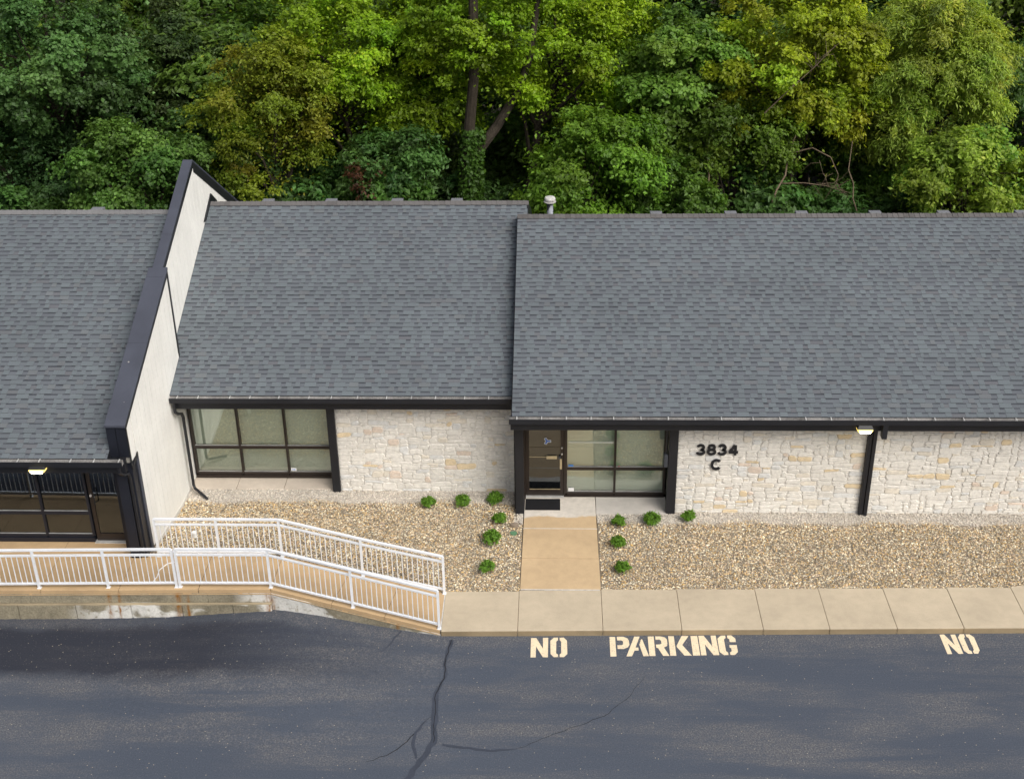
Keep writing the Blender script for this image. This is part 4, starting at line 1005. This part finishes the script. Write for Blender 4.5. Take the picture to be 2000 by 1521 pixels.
tree('dogwood_bush', 'dark blue-green bush above the middle roof ridge', 'bush', (-5.5, 41.8, 4.1), (1.6, 1.3, 1.6), .17, (.080, .170, .040), 31, lobes=26, lobe_r=.75, trunk_r=.08)
tree('broadleaf_tree', 'pale green tree with large leaves right of the bright locust', 'tree', (4.1, 43.6, 6.3), (2.0, 1.8, 2.8), .16, (.15, .265, .040), 32, lobes=40, lobe_r=.75, slim=.7, trunk_r=.12)
tree('locust_tree', 'yellow-olive tree with dead twigs right of centre', 'tree', (8.1, 43.8, 7.4), (3.2, 2.3, 3.1), .15, YOL, 33, lobes=76, lobe_r=.68, col2=(.26, .24, .02), frac2=.14, slim=.55)
tree('willow_tree', 'pale feathery willow-like tree in the upper right', 'tree', (12.7, 44.6, 6.6), (2.7, 2.2, 3.3), .17, WILLOW, 34, lobes=60, lobe_r=.8, droop=1.2, slim=.28, dens=8500)
tree('broadleaf_tree', 'light green bushy tree leaning over the right end of the ridge', 'tree', (13.4, 40.9, 4.1), (2.5, 1.6, 1.8), .16, (.23, .35, .045), 35, lobes=36, lobe_r=.75, trunk_r=.1)
tree('broadleaf_tree', 'shaded green tree above the thin pale trunk', 'tree', (6.0, 42.6, 4.9), (2.1, 1.5, 1.6), .16, (.11, .19, .022), 36, lobes=28, lobe_r=.75, trunk_r=.1)
tree('dogwood_bush', 'small dark green bush right of the flue along the ridge', 'bush', (3.7, 41.0, 3.6), (1.5, 1.2, 1.3), .15, (.075, .16, .022), 37, lobes=18, lobe_r=.65, trunk_r=.06)
tree('broadleaf_tree', 'dark green tree below the yellow-olive crown and left of the light green bushy tree', 'tree', (11.2, 46.0, 3.4), (2.0, 1.7, 2.2), .16, (.095, .18, .022), 38, lobes=28)
tree('dead_bush', 'withered rust-brown bush above the middle roof ridge', 'bush', (-6.2, 40.6, 4.2), (.6, .6, 1.0), .14, (.09, .038, .018), 39, lobes=12, lobe_r=.4, trunk_r=.04, dens=900)

# ivy-clad trunk
t = thing('ivy_trunk', 'tall bare trunk wrapped in ivy behind the middle roof', 'tree', (-3.30, 42.9, -.35), 'trees of the wood behind the building')
mb = MB(); tp = [(-3.4, 42.9, -.4), (-3.24, 42.9, 2.4), (-3.0, 42.9, 4.8), (-2.72, 42.8, 7.2), (-2.66, 42.9, 10.5), (-2.5, 43.1, 13)]; mb.tube(tp, [.27, .24, .20, .18, .15, .09], 10)
mb.tube([(-2.95, 42.9, 4.2), (-2.0, 43.2, 5.4), (-1.25, 43.2, 6.6), (-.85, 43.2, 7.8), (-.5, 43.6, 10.0)], [.19, .17, .15, .12, .08], 9); mb.build('trunk', 'bark', t)
r_ = np.random.default_rng(50); nI = 5200; zI = r_.uniform(.2, 5.4, nI); aI = r_.uniform(0, 6.28, nI); rI = r_.uniform(.22, .62, nI)*(1-.06*zI)
PI_ = np.stack([-3.36+zI*.085+.12+rI*np.cos(aI), 42.85+rI*np.sin(aI), zI], 1); nd = np.stack([np.cos(aI), np.sin(aI), zI*0], 1)
V, F, Cc = leaves(PI_-np.array((-3.30, 42.9, -.35)), nd, .13, (.07, .15, .022), .22, slim=.8, seed=51); me = np_mesh('ivy', V, F, Cc); me.materials.append(MT['leaf']); link('ivy', me, t, (-3.30, 42.9, -.35))
me, lc = crown_mesh('crown', None, (2.2, 1.5, 3.0), 17000, .14, (.195, .315, .014), 54, .65, 52, slim=.6); link('crown', me, t, (-2.5, 43.3, 8.3))

# thin trunks and fallen branches in the gap
def stick(name, label, path, r0, r1, mat='dead_wood', cat='tree', twigs=0, seed=0):
    path = [(p[0]*1.03, p[1]+(1.45 if p[1] < 41 else .2), p[2]-.12) for p in path]
    t = thing(name, label, cat, path[0]); mb = MB(); mb.tube(path, [lerp(r0, r1, k/(len(path)-1)) for k in range(len(path))], 7); mb.build('trunk' if cat == 'tree' else 'limb', mat, t)
    rr = random.Random(seed)
    for k in range(twigs):
        a = Vector(path[rr.randrange(1, len(path)-1)]).lerp(Vector(path[-1]), rr.random()); b = a+Vector((rr.uniform(-.7, .7), rr.uniform(-.3, .3), rr.uniform(-.8, .6)))
        mid = a.lerp(b, .5)+Vector((0, 0, rr.uniform(-.1, .25))); mb = MB(); mb.tube([a, mid, b], [r1, r1*.7, r1*.3], 5); mb.build('twig', mat, t)
stick('thin_trunk', 'thin pale upright trunk behind the right ridge, left of the slanting trunk', [(5.2, 39.6, -.35), (5.08, 39.6, 2.5), (5.02, 39.6, 3.3), (4.93, 39.7, 3.8), (4.97, 40.0, 4.3), (4.9, 41.6, 5.0), (5.1, 42.5, 6)], .034, .022)
stick('thin_trunk', 'thin pale trunk slanting to the right behind the ridge', [(5.8, 39.5, -.35), (6.75, 39.6, 2.9), (7.0, 39.6, 3.5), (7.12, 39.7, 3.9), (7.4, 39.9, 4.35), (7.5, 40.3, 4.8), (7.9, 42.2, 5.8)], .042, .024)
stick('thin_trunk', 'thin bare trunk standing right of the tangled dead branch', [(9.9, 39.6, -.35), (9.78, 39.6, 3.1), (9.6, 39.7, 3.6), (9.58, 39.8, 4.1), (9.42, 40.0, 4.5), (9.5, 41.5, 5.4)], .028, .016)
stick('dead_branch', 'tangled dead branch arching under the yellow-olive crown', [(7.7, 40.6, 4.9), (8.3, 40.5, 5.1), (8.9, 40.4, 4.8), (9.2, 40.4, 4.2), (9.15, 40.4, 3.7)], .026, .011, cat='branch', twigs=14, seed=4)
stick('dead_branch', 'bare grey branch lying across the yellow-olive crown', [(6.6, 41.3, 6.4), (7.3, 41.2, 7.2), (8.0, 41.2, 7.9), (8.6, 41.2, 8.6)], .02, .009, cat='branch', twigs=16, seed=7)
stick('dead_branch', 'bare brown branch sweeping low in the dark gap', [(7.4, 40.4, 3.9), (8.1, 40.3, 3.95), (8.8, 40.3, 3.85), (9.6, 40.3, 3.6)], .02, .008, cat='branch', twigs=8, seed=9)

# wood behind: shared crowns, alternately dark and mid green
protos = [crown_mesh('crown', None, (3.4, 3.0, 3.8), 26000, .22, c, 50, 1.05, 60+i) for i, c in enumerate(((.075, .150, .040), (.125, .215, .036), (.095, .175, .034), (.165, .260, .038)))]
tm = MB(); tm.tube([(0, 0, -5), (.1, 0, -2), (0, .1, 0), (.1, 0, 2.5)], [.24, .2, .16, .06], 8); tmesh = bpy.data.meshes.new('trunk'); tmesh.from_pydata(tm.v, [], tm.f); tmesh.materials.append(MT['bark'])
rr = random.Random(5)
GRP = 'far trees in the dark of the wood'
for i, (y, z) in enumerate(((50.0, 3.8), (55.5, 6.0))):
    x = -31 + i*1.7
    while x < 29:
        xx, yy = x+rr.uniform(-.8, .8), y+rr.uniform(-1.2, 1.2); zc = z+rr.uniform(-.8, .8)
        t = thing('wood_tree', 'one of the shaded trees deep in the wood, behind the nearer crowns', 'tree', (xx, yy, -.35), GRP)
        if i == 0 and 14.3 < x < 18: pass
        c = link('crown', rr.choice(protos)[0], t, (xx, yy, zc)); c.rotation_euler.z = rr.uniform(0, 6.28); s_ = rr.uniform(.9, 1.25); c.scale = (s_, s_, s_*rr.uniform(.9, 1.1))
        link('trunk', tmesh, t, (xx, yy, 4.4))
        x += 4.6
# understory bushes along the rear of the building
pb = [crown_mesh('crown', None, (1.5, 1.1, 1.1), 6500, .16, c, 18, .6, 80+i) for i, c in enumerate(((.075, .160, .036), (.10, .20, .034), (.065, .135, .034)))]
x = -19
while x < 17:
    y = rr.uniform(42.2, 44.5); t = thing('understory_bush', 'one of the low dark bushes on the woodland floor', 'bush', (x, y, -.35), 'bushes on the woodland floor')
    c = link('crown', rr.choice(pb)[0], t, (x, y, rr.uniform(1.6, 2.6))); c.rotation_euler.z = rr.uniform(0, 6.28); s_ = rr.uniform(.9, 1.5); c.scale = (s_, s_, s_)
    link('trunk', tmesh, t, (x, y, 1.5)).scale = (.2, .2, .3)
    x += 2.6

# garden shrubs in the gravel
SH = [((-3.18, 27.30), 'first round green shrub along the middle stone wall, nearest the window'), ((-2.31, 27.36), 'round green shrub in the middle of the three along the middle stone wall'), ((-1.50, 27.50), 'round green shrub in the corner by the black entry post'),
      ((-1.36, 26.60), 'green shrub left of the walkway, nearest the lone rock'), ((-1.51, 25.82), 'green shrub left of the walkway, just below the valve cover'), ((-1.57, 24.70), 'green shrub left of the walkway, closest to the sidewalk'),
      ((1.57, 26.52), 'green shrub right of the walkway, nearest the entry slab'), ((2.38, 26.62), 'green shrub in front of the black post right of the entry window'), ((3.30, 26.74), 'green shrub against the stone wall below the address numerals'),
      ((1.52, 25.68), 'green shrub right of the walkway, midway to the sidewalk'), ((1.59, 24.70), 'green shrub right of the walkway, closest to the sidewalk')]
for i, ((x, y), lab) in enumerate(SH):
    s_ = random.uniform(.82, 1.14); z = gz(x, y); t = thing('round_shrub', lab, 'shrub', (x, y, z), 'small round shrubs in the gravel')
    r = np.random.default_rng(100+i); n = 1500; d = r.normal(0, 1, (n, 3)); d /= np.linalg.norm(d, axis=1, keepdims=True); d[:, 2] = np.abs(d[:, 2])*1.0-.15
    tips = r.normal(0, 1, (38, 3)); tips /= np.linalg.norm(tips, axis=1, keepdims=True); tips[:, 2] = np.abs(tips[:, 2])-.2
    P = tips[r.integers(0, 38, n)]*np.array((.165, .165, .165))*r.uniform(.55, 1.1, (n, 1))+r.normal(0, .028, (n, 3)); P *= s_*.96*np.array((random.uniform(.95, 1.15), random.uniform(.95, 1.15), random.uniform(.85, 1.15))); P[:, 2] += .13
    V, F, Cc = leaves(P, P*4,   .055, (.150, .300, .034), .22, up=.4, slim=.6, seed=120+i); me = np_mesh('foliage', V, F, Cc); me.materials.append(MT['leaf']); link('foliage', me, t, (x, y, z))
    mb = MB()
    for k in range(5): a = k*1.25; mb.tube([(x, y, z-.03), (x+.09*math.cos(a), y+.09*math.sin(a), z+.16)], [.012, .006], 5)
    mb.build('stem', 'bark', t)
